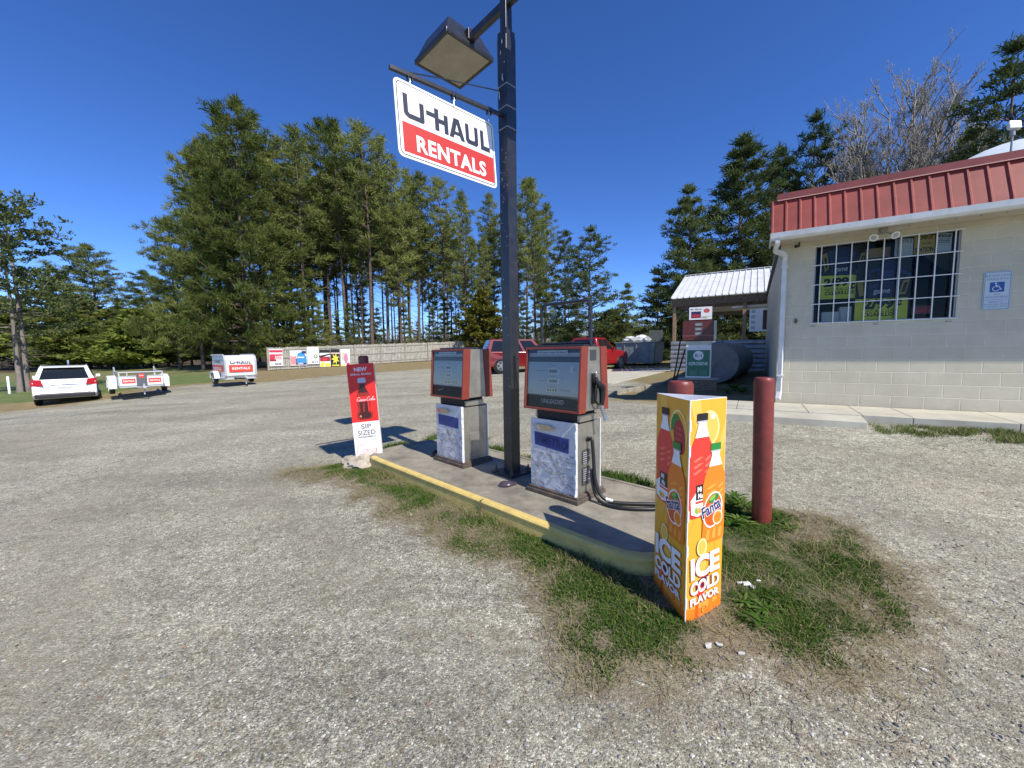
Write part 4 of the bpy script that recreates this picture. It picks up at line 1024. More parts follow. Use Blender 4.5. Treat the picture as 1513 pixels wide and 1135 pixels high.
pane_thing('sign', 'ochre sign reading CHECK STATION at the top of the barred window', 'sign', f4, .078)
def f5(a):
    wrect(a, 948, 92, 1043, 208, pap); wrect(a, 955, 98, 1036, 116, inky); wtext(a, 'WE RESERVE', 962, 114, 1030, 11, pap, .01)
    for k in range(3): wrect(a, 960, 126+k*10, 1030, 130+k*10, inky)
    wrect(a, 955, 160, 1036, 163, lg)
pane_thing('notice', 'white paper notice right of the ochre check sign', 'notice', f5, .075)
def f6(a):
    wrect(a, 812, 545, 945, 605, inky); wrect(a, 820, 552, 940, 600, flat('dark_red_print', (.30,.02,.02), .5))
    x0_, z0_ = wq(830, 588); script(a, x0_, z0_, .0195, flat('script_red', (.75,.06,.05), .4))
pane_thing('sign', 'small dark sign with red script at the bottom right of the window', 'sign', f6, .09)
for X0, X1, Y0, Y1, lb in ((235, 365, 580, 652, 'low white box standing at the bottom left inside the window'), (350, 432, 548, 640, 'taller white box right of the low one inside the window')):
    (xa, za), (xb, zb_) = wq(X0, Y0), wq(X1, Y1); b = MB(); b.b2((xa, .16, max(zb_, wz0+.01)), (xb, .34, za), pap); 
    for k in range(4): b.b2((xa+.01+k*.05, .155, za-.08), (xa+.012+k*.05, .16, za-.02), lg)
    o = b.build('box', None, (C0.x, C0.y, 0), (0, 0, BR), bevel=.003); tag(o, lb, 'box')
for k, (X0, X1, Y0, Y1) in enumerate(((512, 680, 170, 235), (512, 705, 262, 330))):
    (xa, za), (xb, zb_) = wq(X0, Y0), wq(X1, Y1); b = MB(); b.b2((xa, .30, zb_), (xb, .52, za), sand); b.b2((xa+.03, .295, zb_+.02), (xb-.03, .30, zb_+.05), inky)
    o = b.build('carton', None, (C0.x, C0.y, 0), (0, 0, BR), bevel=.004); tag(o, ['upper tan carton in the middle of the barred window', 'lower tan carton just above the bigger game poster'][k], 'carton')
# twin flood lamp under the soffit
tf = empty('twin_floodlight', (C0.x, C0.y, 0), BR, 'twin round floodlights hanging under the soffit above the window', 'floodlight')
b = MB(); b.cyl((1.31, -.30, ZW-.002), (1.31, -.30, ZW-.05), .055, mat('lamp_grey', (.30,.28,.24), .5), n=16); b.cyl((1.31, -.30, ZW-.05), (1.31, -.30, ZW-.09), .025, MATS['lamp_grey']); b.build('mount', tf, smooth=True)
for s in (-1, 1):
    b = MB(); q = V(1.31+s*.035, -.31, ZW-.075); e = V(1.31+s*.115, -.38, ZW-.135); d = V(s*.25, -.75, -.45).normalized()
    b.cyl(q, e, .012, MATS['lamp_grey']); b.cyl(e-d*.04, e+d*.03, .030, MATS['lamp_grey'], .055, n=18); b.cyl(e+d*.03, e+d*.045, .058, flat('lamp_ring', (.72,.69,.60), .4), .056, n=18); b.cyl(e+d*.0451, e+d*.047, .036, flat('lamp_face', (.35,.34,.30), .3), n=16); b.build('lamp_head', tf, smooth=True)
# camera and small fittings
cm = MB(); cm.cyl((.24, -.10, ZW-.07), (.20, -.18, ZW-.09), .028, black); cm.cyl((.26, -.05, ZW-.01), (.24, -.10, ZW-.07), .012, black); tag(cm.build('security_camera', None, (C0.x, C0.y, 0), (0, 0, BR), smooth=True), 'small black security camera at the top of the downspout', 'camera')
cm = MB(); cm.lathe([(.02, -.03), (.028, -.02), (.012, 0)], flat('tap_metal', (.12,.10,.09), .5), 10, (.26, -.0, 2.02), 'y'); cm.cyl((.24, -.025, 2.06), (.28, -.025, 2.06), .010, MATS['tap_metal']); cm.cyl((.26, -.02, 2.02), (.26, -.035, 1.98), .010, MATS['tap_metal']); tag(cm.build('tap', None, (C0.x, C0.y, 0), (0, 0, BR)), 'small dark tap fitting on the wall between downspout and window', 'tap')
# parking sign
hsn = empty('parking_sign', (C0.x, C0.y, 0), BR, 'blue and white reserved parking sign with wheelchair symbol on the cream wall', 'sign')
sx = 2.535; sz = 2.07; sw, sh = .275, .56
b = MB(); b.prism([(p[0]+sx, p[1]+sz) for p in rr_pts(0, 0, sw, sh, .025)], -.012, -.008, flat('faded_sign_blue_grey', (.42,.52,.60), .5)); pl = b.build('panel', hsn)
a = Art(.0003, -.0125); hb = flat('faded_blue', (.10,.22,.40), .5); hbb = flat('access_blue', (.01,.08,.33), .5); hw = flat('sign_face_pale', (.50,.58,.63), .5)
a.poly([(p[0]+sx, p[1]+sz) for p in rr_pts(.008, .008, sw-.008, sh-.008, .02)], hb); a.poly([(p[0]+sx, p[1]+sz) for p in rr_pts(.014, .014, sw-.014, sh-.014, .016)], hw)
for t_, z_, h_, w_ in (('RESERVED', .485, .034, .24), ('PARKING', .435, .034, .21), ('VAN', .215, .02, .06), ('ACCESSIBLE', .175, .026, .23), ('PENALTY', .105, .02, .14), ('$100-500 FINE', .068, .02, .23), ('TOW-AWAY ZONE', .035, .02, .22)): a.text(t_, sx+sw/2, sz+z_, w_, h_, hb, .0, align='c')
a.rect(sx+.02, sz+.145, sx+sw-.02, sz+.149, hb)
a.poly([(p[0]+sx, p[1]+sz) for p in rr_pts(.065, .26, .21, .405, .01)], hbb)
cx_, cz_ = sx+.130, sz+.318
a.ell(cx_-.008, sz+.388, .010, .010, wh); a.stroke([(cx_-.006, sz+.372), (cx_-.002, sz+.335), (cx_+.03, sz+.335), (cx_+.045, sz+.295), (cx_+.056, sz+.30)], .009, wh)
a.stroke([(cx_-.003, sz+.355), (cx_+.026, sz+.355)], .007, wh)
a.stroke([(cx_-.003+.034*math.cos(R(t)), cz_-.008+.034*math.sin(R(t))) for t in range(115, 345, 12)], .007, wh)
a.build('lettering', pl, recalc=False)
# roof furniture
def shop_p(x_, y_, z_): return C0+FA*x_-FN*y_+V(0, 0, z_)
pl0 = shop_p(2.66, -.1, zr1-.1); tp = at(1489, 190, pl0.y)
rl = empty('roof_floodlight', (pl0.x, pl0.y, 0), BR+.3, 'white square floodlight on a short pole above the red roof', 'floodlight')
b = MB(); b.cyl((0, 0, zr1-.2), (0, 0, tp.z-.02), .012, flat('grey_pole', (.30,.32,.33), .4)); b.cyl((0, 0, tp.z-.10), (0, 0, tp.z-.03), .028, MATS['grey_pole']); b.build('pole', rl)
b = MB(); rm = Matrix.Rotation(R(-22), 3, 'X') @ Matrix.Rotation(R(8), 3, 'Y'); b.box((.01, 0, tp.z+.04), (.13, .05, .13), white, rm); hd2 = b.build('lamp_head', rl, bevel=.008)
b = MB(); b.box(V(.01, 0, tp.z+.04)+rm @ V(0, -.027, 0), (.11, .003, .105), flat('led_face', (.70,.70,.52), .3), rm); b.build('lamp_glass', hd2)
dc = at(1508, 300, 7.6); dcz = at(1512, 197, dc.y+.3).z-1.23

dsh = empty('satellite_dish', (dc.x, dc.y, dcz), BR-.2, 'big white dish rising behind the red roof edge', 'satellite dish')
b = MB(); pr_ = [(.05+1.35*(i/12), .32*(i/12)**2) for i in range(13)]; rm = Matrix.Rotation(R(80), 3, 'X') @ Matrix.Identity(3)
vs = []; n = 40
for k, (r_, z_) in enumerate(pr_+[(r_-.02, z_+.03) for r_, z_ in reversed(pr_)]):
    for i in range(n): t = 2*PI*i/n; vs.append(rm @ V(r_*math.cos(t), r_*math.sin(t), -z_)+V(0, 0, -.15))
K = len(pr_)*2
b.add(vs, [(j*n+i, j*n+(i+1) % n, (j+1)*n+(i+1) % n, (j+1)*n+i) for j in range(K-1) for i in range(n)], mat('dish_white', (.70,.74,.76), .4, c2=(.62,.66,.67), scale=3)); b.build('dish', dsh, smooth=True)
b = MB(); b.cyl((0, .35, -1.3), (0, .2, -.1), .06, MATS['grey_pole']); b.build('mast', dsh)

# pavement
wk = MB(); n = 12
def wst(x_): return .52 + .05*sm((x_-2.2)/2.5)
xs2 = [-1.35, -.6, 0.4, 1.05, 1.6, 2.6, 3.3, 4.6, 6, 9, 13]
for xa, xb in zip(xs2[:-1], xs2[1:]):
    wk.hexa([(xa+.004, -1.12, .1), (xb-.004, -1.12, .1), (xb-.004, .0-.002, .1), (xa+.004, -.002, .1)], [(xa+.004, -1.12, wst(xa)), (xb-.004, -1.12, wst(xb)), (xb-.004, -.002, wst(xb)), (xa+.004, -.002, wst(xa))], conc_l)
o = wk.build('pavement', None, (C0.x, C0.y, 0), (0, 0, BR), bevel=.006); o['kind'] = 'structure'
wk = MB(); wk.hexa([(-1.35, -1.52, .1), (1.04, -1.52, .1), (1.04, -1.124, .1), (-1.35, -1.124, .1)], [(-1.35, -1.50, .47), (1.04, -1.50, .47), (1.04, -1.124, .510), (-1.35, -1.124, .510)], conc_l)
o = wk.build('pavement_step', None, (C0.x, C0.y, 0), (0, 0, BR), bevel=.01); o['kind'] = 'structure'

# ------------------------------------------------------------------ kerosene dispenser
kd = 10.0; kp = at(1037, 560, kd); kr = BR+R(4)
K0 = empty('kerosene_dispenser', (kp.x, kp.y+.2, 0), kr, 'dark red kerosene dispenser with a green K-1 KEROSENE panel on a mesh pedestal', 'kerosene dispenser')
def kz(py, px=1033): return at(px, py, kd).z
maroon = mat('dark_red_enamel', (.13,.018,.014), .35, c2=(.09,.014,.012), scale=5)
mesh_m = mat('rusty_mesh', (.36,.28,.18), .8, c2=(.16,.11,.07), scale=40)
zs = [kz(v) for v in (578, 559, 511, 504, 474, 473, 453)]
hk = h(kp.x, kp.y)
b = MB(); b.b2((-.44, -.26, hk-.1), (.44, .26, zs[1]-.03), mesh_m); b.b2((-.47, -.29, zs[1]-.03), (.47, .29, zs[1]), flat('galvanised', (.40,.38,.34), .6))
for i in range(30):
    for j in range(9): b.b2((-.42+i*.029, -.263, zs[1]-.07-j*.04), (-.405+i*.029, -.2605, zs[1]-.05-j*.04), darkm)
b.build('pedestal', K0)
b = MB(); b.b2((-.30, -.19, zs[1]), (.30, .19, zs[3]), steel); b.b2((-.33, -.22, zs[3]), (.33, .22, zs[3]+.02), rust); b.build('cabinet', K0, bevel=.004)
b = MB(); b.b2((-.385, -.235, zs[3]+.02), (.33, .235, zs[4]), maroon); b.b2((.3305, -.20, zs[3]+.02), (.40, .20, zs[4]-.005), steel); hd = b.build('head', K0, bevel=.006)
a = Art(.0005, -.236); zc = (zs[3]+zs[4])/2; H_ = zs[4]-zs[3]
a.rect(-.385, zs[3]+.13, .33, zs[3]+.145, flat('maroon_trim', (.30,.12,.09), .4))
for k in range(3): a.rect(-.10, zs[4]-.13-k*.115, .08, zs[4]-.05-k*.115, flat('dial_window', (.10,.11,.12), .3)); a.text('000', -.08, zs[4]-.12-k*.115, .13, .05, lg, .02)
a.build('dials', hd, recalc=False)
a = Art(.0005, -.1915); zA, zB = zs[1]+.02, zs[2]+.02; wp = .285
a.rect(-wp, zA, wp, zB, wh); kg = flat('kerosene_green', (.02,.17,.10), .4); a.rect(-wp+.02, zA+.03, wp-.02, zB-.13, kg); a.ell(0, zB-.27, .12, .12, wh, 28); a.text('K-1', 0, zB-.31, .15, .085, kg, .03, align='c'); a.text('KEROSENE', 0, zB-.52, .44, .085, wh, .02, align='c')
for k in range(4): a.rect(-.20, zA+.06+k*.035, -.02, zA+.068+k*.035, flat('faint_green', (.30,.42,.35), .5)); a.rect(.03, zA+.06+k*.035, .21, zA+.068+k*.035, MATS['faint_green'])
a.ell(0, zB-.06, .012, .012, inky)
a.build('front_panel', K0, recalc=False)
b = MB(); b.b2((-.26, -.09, zs[5]), (.30, .09, zs[6]+.02), black); tpp = b.build('topper', K0, bevel=.01)
a = Art(.0005, -.091); a.rect(-.245, zs[5]+.02, .285, zs[6], wh); a.rect(-.20, zs[5]+.06, .03, zs[6]-.11, bl); a.poly([(-.19, zs[5]+.09), (.0, zs[5]+.07), (.02, zs[5]+.15), (-.16, zs[5]+.17)], flat('poster_red', (.45,.03,.03), .5)); a.text('Mr. Mover', -.21, zs[6]-.075, .26, .04, inky, .01); a.ell(.16, zs[6]-.10, .07, .055, flat('badge_red', (.62,.10,.09), .5)); a.rect(.06, zs[5]+.09, .25, zs[5]+.10, lg); a.rect(.05, zs[5]+.055, .17, zs[5]+.075, flat('poster_redgold', (.6,.3,.1), .5)); a.build('printed_face', tpp, recalc=False)
b = MB(); b.tube(smooth_path([(-.395, -.05, zs[4]-.15), (-.45, -.08, zs[3]), (-.50, -.10, zs[2]-.3), (-.56, -.10, zs[1]+.12), (-.60, -.08, zs[1]-.1), (-.52, -.05, zs[1]+.02), (-.44, -.05, zs[1]+.3), (-.33, -.02, zs[2]-.1)], 5), .02, rubber, 8); b.build('hose', K0, smooth='all')

# ------------------------------------------------------------------ fuel tank
tc0 = at(1058, 536, 11.2); tdir = V(.60, .80, 0).normalized(); TR = .585; TL = 3.7
tankm = mat('weathered_tank', (.27,.275,.28), .55, c2=(.19,.175,.17), scale=3.5, detail=9, bump=.15, bscale=20)
T0 = empty('fuel_tank', (tc0.x, tc0.y, tc0.z), math.atan2(tdir.y, tdir.x), 'large pale grey cylindrical fuel tank lying on legs behind the kerosene dispenser', 'fuel tank')
b = MB(); b.lathe([(TR*.97, -.02), (TR, .0), (TR, TL), (TR*.97, TL+.02)], tankm, 48, axis='x'); b.lathe([(TR+.004, TL*.5-.01), (TR+.004, TL*.5+.01)], tankm, 48, axis='x'); b.build('shell', T0, smooth=True)
rt = random.Random(5); a = MB()
for i in range(30):
    t = R(rt.uniform(-75, 40)); x_ = rt.uniform(.1, 1.8); r2 = TR+.001+i*.0002; s_ = rt.uniform(.006, .03); 
    vs = [(x_+s_*rt.uniform(.5, 1.2)*math.cos(q), r2*math.sin(-t-s_*math.sin(q)*2)*-1 if False else -r2*math.sin(t+s_*math.sin(q)*2+R(40)), r2*math.cos(t+s_*math.sin(q)*2+R(40))) for q in [2*PI*k/7 for k in range(7)]]
    a.add(vs, [tuple(range(7))], rust)
a.build('rust_spots', T0, recalc=False)
for x_ in (.5, TL-.5):
    for s in (-1, 1):
        b = MB(); b.cyl((x_, s*.42, -.38), (x_, s*.50, -1.25), .03, rust, n=8); b.build('leg', T0)
b = MB(); b.cyl((.8, 0, TR-.01), (.8, 0, TR+.08), .05, tankm, n=12); b.cyl((.8, 0, TR+.08), (.8, 0, TR+.10), .06, tankm, n=12); b.build('filler_cap', T0)

# ------------------------------------------------------------------ open shed
wood = mat('old_timber', (.17,.115,.07), .8, c2=(.10,.07,.045), scale=9, detail=9); woodl = mat('raw_timber', (.32,.21,.12), .8, c2=(.22,.15,.09), scale=9)
metal_r = mat('white_metal_roof', (.72,.73,.74), .35, c2=(.60,.60,.60), scale=2.2); siding = mat('galvanised_siding', (.34,.35,.37), .4, .5, c2=(.24,.23,.23), scale=5)
E0 = at(992, 442, 16.2)
sh = empty('open_shed', (E0.x, E0.y, 0), BR, 'open timber shed with a white corrugated metal roof behind the kerosene dispenser', 'shed')
zE = E0.z; SL, SDp = 8.0, 3.6; top_w = V(E0.x, E0.y, 0)+FA*.25-FN*SDp; zT = at(1019, 408, top_w.y).z
hs0 = h(E0.x, E0.y)
b = MB(); x_ = 0
while x_ < SL:
    for (xa, xb, up) in ((x_, x_+.03, .035), (x_+.03, x_+.23, 0.0)):
        u1, u2 = up, up
        b.hexa([(xa, -.12, zE-.02+u1), (xb, -.12, zE-.02+u1), (xb, SDp, zT-.02+u1), (xa, SDp, zT-.02+u1)], [(xa, -.12, zE+u1), (xb, -.12, zE+u1), (xb, SDp, zT+u1), (xa, SDp, zT+u1)], metal_r)
    x_ += .23
b.b2((-.02, SDp-.09, zT+.03), (SL, SDp+.08, zT+.05), metal_r)
b.hexa([(0, SDp, zT-.02), (SL, SDp, zT-.02), (SL, 2*SDp+.1, zE-.02), (0, 2*SDp+.1, zE-.02)], [(0, SDp, zT), (SL, SDp, zT), (SL, 2*SDp+.1, zE), (0, 2*SDp+.1, zE)], metal_r)
b.build('roof', sh)
b = MB(); b.b2((.02, 0, zE-.32), (SL, .05, zE-.04), wood); b.b2((.02, .15, zE-.42), (SL, .20, zE-.30), wood); b.b2((.05, 2*SDp-.05, zE-.25), (SL, 2*SDp, zE-.05), wood)
for k in range(9):
    x_ = .1+k*.95; b.hexa([(x_, .06, zE-.12), (x_+.05, .06, zE-.12), (x_+.05, SDp, zT-.16), (x_, SDp, zT-.16)], [(x_, .06, zE-.03), (x_+.05, .06, zE-.03), (x_+.05, SDp, zT-.03), (x_, SDp, zT-.03)], wood)
b.build('beams', sh)
for x_, y_ in ((.12, .10), (2.6, .10), (5.2, .1), (7.8, .1), (.12, 2*SDp-.12), (3.9, 2*SDp-.12), (7.8, 2*SDp-.12)):
    b = MB(); b.b2((x_-.06, y_-.0-.04, hs0-.3), (x_+.06, y_+.08, zE-.1 if y_ > 1 else zE-.32), woodl if y_ < 1 else wood); b.build('post', sh)
b = MB(); b.tube([(.16, .18, zE-.95), (.62, .18, zE-.36)], .045, wood, 4); b.build('brace', sh)
zH = at(1000, 507, 16.2).z
b = MB(); z_ = hs0-.2
while z_ < zH:
    b.add([(.02, .0, z_), (SL, .0, z_), (SL, -.03, z_+.06), (.02, -.03, z_+.06), (SL, -.03, z_+.12), (.02, -.03, z_+.12), (SL, .0, z_+.18), (.02, .0, z_+.18)], [(0,1,2,3),(3,2,4,5),(5,4,6,7)], siding); z_ += .18
b.build('siding', sh, recalc=False)
b = MB(); zq = at(1120, 458, 14.5).z
wc = at(1122, 475, 0+15.0)
cw = V(wc.x, wc.y, 0)-V(E0.x, E0.y, 0); cxx = cw.dot(FA)
za, zb_ = at(1115, 491, 15.2).z, at(1115, 459, 15.2).z
cbx = (V(at(1107, 475, 14.4).x, at(1107, 475, 14.4).y, 0)-V(E0.x, E0.y, 0)).dot(FA)
CB = empty('wall_cabinet', (E0.x, E0.y, 0), BR, 'white cabinet with a dark panel hanging in the opening of the shed', 'cabinet')
b.b2((cbx, -.16, za), (cbx+1.3, -.045, zb_), white); b.b2((cbx+.42, -.166, za+.06), (cbx+1.0, -.16, zb_-.06), brn); b.build('case', CB, bevel=.01)
b = MB()
for k in range(4): b.b2((cbx+.05, -.168, za+.08+k*.2), (cbx+.18, -.16, za+.2+k*.2), lg)
b.build('vents', CB)
b = MB(); b.b2((cbx-.6, .25, zE-.5), (cbx+.9, .32, zE-.43), white); tag(b.build('shelf', None, (E0.x, E0.y, 0), (0, 0, BR)), 'pale shelf board up under the eave of the open shed', 'shelf')

# ------------------------------------------------------------------ board fence
fmat_ = mat('weathered_boards', (.47,.45,.38), .85, c2=(.27,.25,.21), scale=3.5, detail=10); fpost = mat('weathered_post', (.36,.33,.28), .85, c2=(.24,.21,.18), scale=6)
FLp, FRp = G(397, 548), G(640, 533); fdir = (FRp-FLp); fdir.z = 0; fdir.normalize()
FTOT = 30.0
fz0 = FLp.z; slope_f = (FRp.z-FLp.z)/((FRp-FLp).length)
ztopL = at(397, 514, FLp.y).z; FH = ztopL-FLp.z; FH2 = at(640, 506, FRp.y).z-FRp.z
def fence(name, base, d, length, H0, slope, label, m, step=2.44, lean=.01):
    e = empty(name, base, math.atan2(d.y, d.x), label, 'fence')
    rf_ = random.Random(int(length*10)); b = MB(); x_ = 0
    while x_ < length:
        z_ = slope*x_; hh_ = H0(x_)+rf_.uniform(-.03, .03); w_ = .125
        b.hexa([(x_, .0, z_+.06), (x_+w_, .0, z_+.06), (x_+w_, .018, z_+.06), (x_, .018, z_+.06)], [(x_+rf_.uniform(-.01,.01), rf_.uniform(-lean, lean), z_+hh_), (x_+w_, 0, z_+hh_), (x_+w_, .018, z_+hh_), (x_, .018, z_+hh_)], m); x_ += .150
    b.build('pickets', e)
    x_ = 0
    for fr_ in (.14, .52, .88):
        b = MB(); n = int(length/step)+1
        for k in range(n):
            xa, xb = k*step, min((k+1)*step, length); 
            if xb-xa < .3: continue
            za, zb_ = slope*xa+H0(xa)*fr_, slope*xb+H0(xb)*fr_
            b.hexa([(xa+.05, -.045, za), (xb-.05, -.045, zb_), (xb-.05, -.003, zb_), (xa+.05, -.003, za)], [(xa+.05, -.045, za+.09), (xb-.05, -.045, zb_+.09), (xb-.05, -.003, zb_+.09), (xa+.05, -.003, za+.09)], fpost)
        b.build('rail', e)
    k = 0
    while k*step <= length:
        xa = k*step; b = MB(); b.b2((xa-.055, -.10, slope*xa-.3), (xa+.055, -.005, slope*xa+H0(xa)+.04), fpost); b.build('post', e, bevel=.005); k += 1
    return e
fence('board_fence', FLp, fdir, 22.5, lambda x_: FH+(FH2-FH)*min(1, x_/((FRp-FLp).length)), slope_f, 'long weathered grey board fence carrying the row of posters, pines behind it', fmat_)
def on_fence(px, py, off=.06):
    nrm = V(fdir.y, -fdir.x, 0); p0 = FLp+nrm*off; d = ray(px, py); t = (p0-CAM).dot(nrm)/d.dot(nrm); return CAM+d*t
frz = math.atan2(fdir.y, fdir.x)
def fposter(px0, px1, py0, py1, label, fn):
    a0, a1 = on_fence(px0, (py0+py1)/2, .12), on_fence(px1, (py0+py1)/2, .12); z0_, z1_ = on_fence((px0+px1)/2, py1, .12).z, on_fence((px0+px1)/2, py0, .12).z
    w_, h_ = (a1-a0).length, z1_-z0_
    e = empty('fence_poster', (a0.x, a0.y, z0_), frz, label, 'poster', 'posters hung on the board fence')
    b = MB(); b.b2((0, 0, 0), (w_, .012, h_), wh); b.build('board', e)
    a = Art(.0015, -.001); fn(a, w_, h_); a.build('printed_face', e, recalc=False)
ptan = flat('poster_tan', (.62,.50,.40), .5); pblue = flat('poster_cyan', (.04,.26,.62), .5); pgr = flat('poster_mint', (.55,.70,.62), .5); prd = flat('poster_crimson', (.55,.03,.06), .5); pyel = flat('poster_bright_yellow', (.85,.75,.05), .5); pmag = flat('poster_mauve', (.50,.22,.32), .5)
def q1(a, w, h_):
    a.rect(.02, h_*.80, w-.02, h_*.95, prd); a.rect(.02, h_*.60, w*.98, h_*.70, prd); a.poly([(0.02,h_*.32),(w*.35,h_*.32),(w*.45,h_*.55),(w*.3,h_*.72),(.02,h_*.62)], prd); a.poly([(w*.42,h_*.42),(w*.9,h_*.36),(w*.95,h_*.55),(w*.5,h_*.60)], flat('poster_rose', (.75,.35,.35), .5)); a.rect(.02, h_*.28, w*.5, h_*.40, flat('poster_dark_red', (.3,.02,.03), .5)); a.text('606', w*.38, h_*.06, w*.5, h_*.15, inkb, .03)
def q2(a, w, h_):
    a.rect(.02, h_*.05, w*.38, h_*.68, flat('poster_rose2', (.70,.25,.25), .5)); a.rect(w*.33, .05, w-.02, h_*.45, bl); a.poly([(w*.35,h_*.2),(w*.95,h_*.15),(w*.98,h_*.6),(w*.75,h_*.95),(w*.45,h_*.8)], pblue); a.rect(w*.72, h_*.78, w-.02, h_*.97, bl)
    a.rect(w*.10, h_*.6, w*.3, h_*.75, wh); a.ell(w*.6, h_*.12, w*.2, h_*.06, lg); a.rect(w*.45, h_*.5, w*.85, h_*.58, wh)
def q3(a, w, h_):
    for k in range(4): a.ell(w*.22, h_*(.88-.14*k), w*.12, h_*.055, pgr, 10)
    a.rect(w*.45, h_*.72, w*.92, h_*.90, pgr); a.ell(w*.72, h_*.45, w*.18, h_*.13, flat('poster_green_dark', (.15,.28,.18), .5)); a.ell(w*.72, h_*.46, w*.10, h_*.08, ptan); a.text('611', w*.38, h_*.06, w*.5, h_*.13, inkb, .03)
def q4(a, w, h_):
    a.rect(.0, h_*.82, w, h_, inky); a.rect(.02, h_*.32, w-.02, h_*.60, flat('poster_dark_red', (.3,.02,.03), .5)); a.rect(w*.25, h_*.36, w*.7, h_*.52, prd); a.poly([(0,h_*.55),(w,h_*.70),(w,h_*.78),(0,h_*.66)], inky); a.rect(.02, .02, w*.35, h_*.18, pyel); a.rect(w*.45, .02, w-.02, h_*.2, pyel); a.ell(w*.3, h_*.24, w*.2, h_*.06, pyel)
def q5(a, w, h_):
    a.rect(0, 0, w, h_, inky); a.rect(.0, h_*.72, w, h_*.80, ptan)
    a.poly([((.5+(.48 if k % 2 else .2)*math.cos(k*PI/7))*w, h_*.42+(.36 if k % 2 else .15)*math.sin(k*PI/7)*h_) for k in range(14)], pyel); a.rect(w*.1, h_*.02, w*.9, h_*.08, pyel)
def q6(a, w, h_):
    a.rect(w*.1, h_*.35, w*.8, h_*.8, ptan); a.ell(w*.55, h_*.45, w*.22, h_*.28, pmag); a.rect(w*.6, .02, w*.95, h_*.2, prd); a.rect(w*.05, .02, w*.4, h_*.1, pyel)
fposter(398, 418, 516, 541, 'red and white poster numbered 606, first on the left of the board fence', q1)
fposter(429, 453, 518, 540, 'blue and red poster second from the left on the board fence', q2)
fposter(454, 471, 513, 538, 'pale green and white poster numbered 611 on the board fence', q3)
fposter(472.5, 488, 517, 542, 'black, red and yellow poster right of the 611 poster on the board fence', q4)
fposter(489, 502, 516, 541, 'black poster with a yellow starburst on the board fence', q5)
fposter(503.5, 517, 516, 541, 'pale poster with a mauve figure, last on the right of the row on the fence', q6)
# dark fence behind the skip
dA, dB = G(862, 541), G(1003, 536)
dA = at(858, 530, 31); dB = at(1010, 528, 30); dA.z = h(dA.x, dA.y); dB.z = h(dB.x, dB.y); dd = dB-dA; sl2 = dd.z/dd.length; dd.z = 0; L_ = dd.length; dd.normalize()
fence('board_fence', dA, dd, L_, lambda x_: 1.75, sl2, 'grey board fence running behind the steel skip', mat('dark_boards', (.20,.19,.18), .85, c2=(.11,.105,.10), scale=4))

# ------------------------------------------------------------------ skip with rubbish
skm = mat('skip_green_grey', (.27,.31,.29), .6, c2=(.19,.21,.19), scale=3, detail=8); skd = mat('skip_dark', (.06,.07,.065), .7, c2=(.10,.10,.09), scale=3)
sp = at(950, 537, 23.0); hsK = h(sp.x, sp.y)
SK = empty('skip', (sp.x-.1, sp.y, hsK), R(-38), 'grey green steel skip with a sloping end and its dark lid propped up', 'skip')
skH = at(950, 507, 23.0).z-hsK
b = MB(); b.prism([(-1.25, skH), (-1.05, .25), (-.9, .12), (.95, .12), (1.05, skH*.9), (1.05, skH)], -.85, .85, skm)
b.b2((-1.3, -.9, skH), (1.1, -.82, skH+.06), skm); b.b2((-1.3, .82, skH), (1.1, .9, skH+.06), skm); b.b2((1.03, -.82, skH), (1.1, .82, skH+.06), skm); b.b2((-1.3, -.82, skH), (-1.22, .82, skH+.06), skm)
for x_ in (-.7, 0, .7): b.b2((x_-.04, -.88, .12), (x_+.04, -.851, skH), skm)
b.build('container', SK, bevel=.01)
b = MB(); b.prism([(1.051, skH*.93), (1.60, skH*.45), (1.6, skH*.3), (1.051, .14)], -.85, .85, skm) if False else b.b2((1.051, -.7, .2), (1.09, -.62, skH*.9), skm); b.build('rib', SK)
for x_ in (-.7, .8):
    for y_ in (-.7, .7):
        b = MB(); b.cyl((x_, y_-.04, .06), (x_, y_+.04, .06), .07, rubber, n=14); b.build('wheel', SK)
b = MB(); b.hexa([(.15, .55, skH+.06), (1.0, .55, skH+.06), (1.0, .60, skH+.06), (.15, .60, skH+.06)], [(.2, .75, skH+.75), (.95, .75, skH+.75), (.95, .80, skH+.75), (.2, .80, skH+.75)], skd)
for k in range(4): b.b2((.2+k*.2, .50, skH+.1), (.24+k*.2, .55, skH+.15), skd)
b.build('lid', SK)
rj = random.Random(3)
for k in range(7):
    bmx = bmesh.new(); bmesh.ops.create_icosphere(bmx, subdivisions=2, radius=1)
    sx_, sy_, sz_ = rj.uniform(.18, .38), rj.uniform(.15, .3), rj.uniform(.10, .20)
    for v in bmx.verts: n = 1+.5*NZ(v.co*1.7+V(k*9, 0, 0)); v.co = V(v.co.x*sx_*n, v.co.y*sy_*n, v.co.z*sz_*n)
    me = bpy.data.meshes.new('rubbish_bag'); bmx.to_mesh(me); bmx.free(); me.materials.append(flat('white_plastic_sheet', (.66,.67,.66), .4) if k % 3 else flat('grey_sheet', (.35,.36,.36), .5))
    o = bpy.data.objects.new('rubbish_bag', me); col.objects.link(o); lp = V(-1.0+k*.22, rj.uniform(-.3, .4), skH+.08+.16*(k % 3 == 1)+.1)
    q = Matrix.Rotation(R(-38), 3, 'Z') @ lp; o.location = V(sp.x-.1, sp.y, hsK)+q; tag(o, 'crumpled pale rubbish bag heaped on top of the steel skip', 'rubbish bag', 'rubbish bags heaped on the skip')

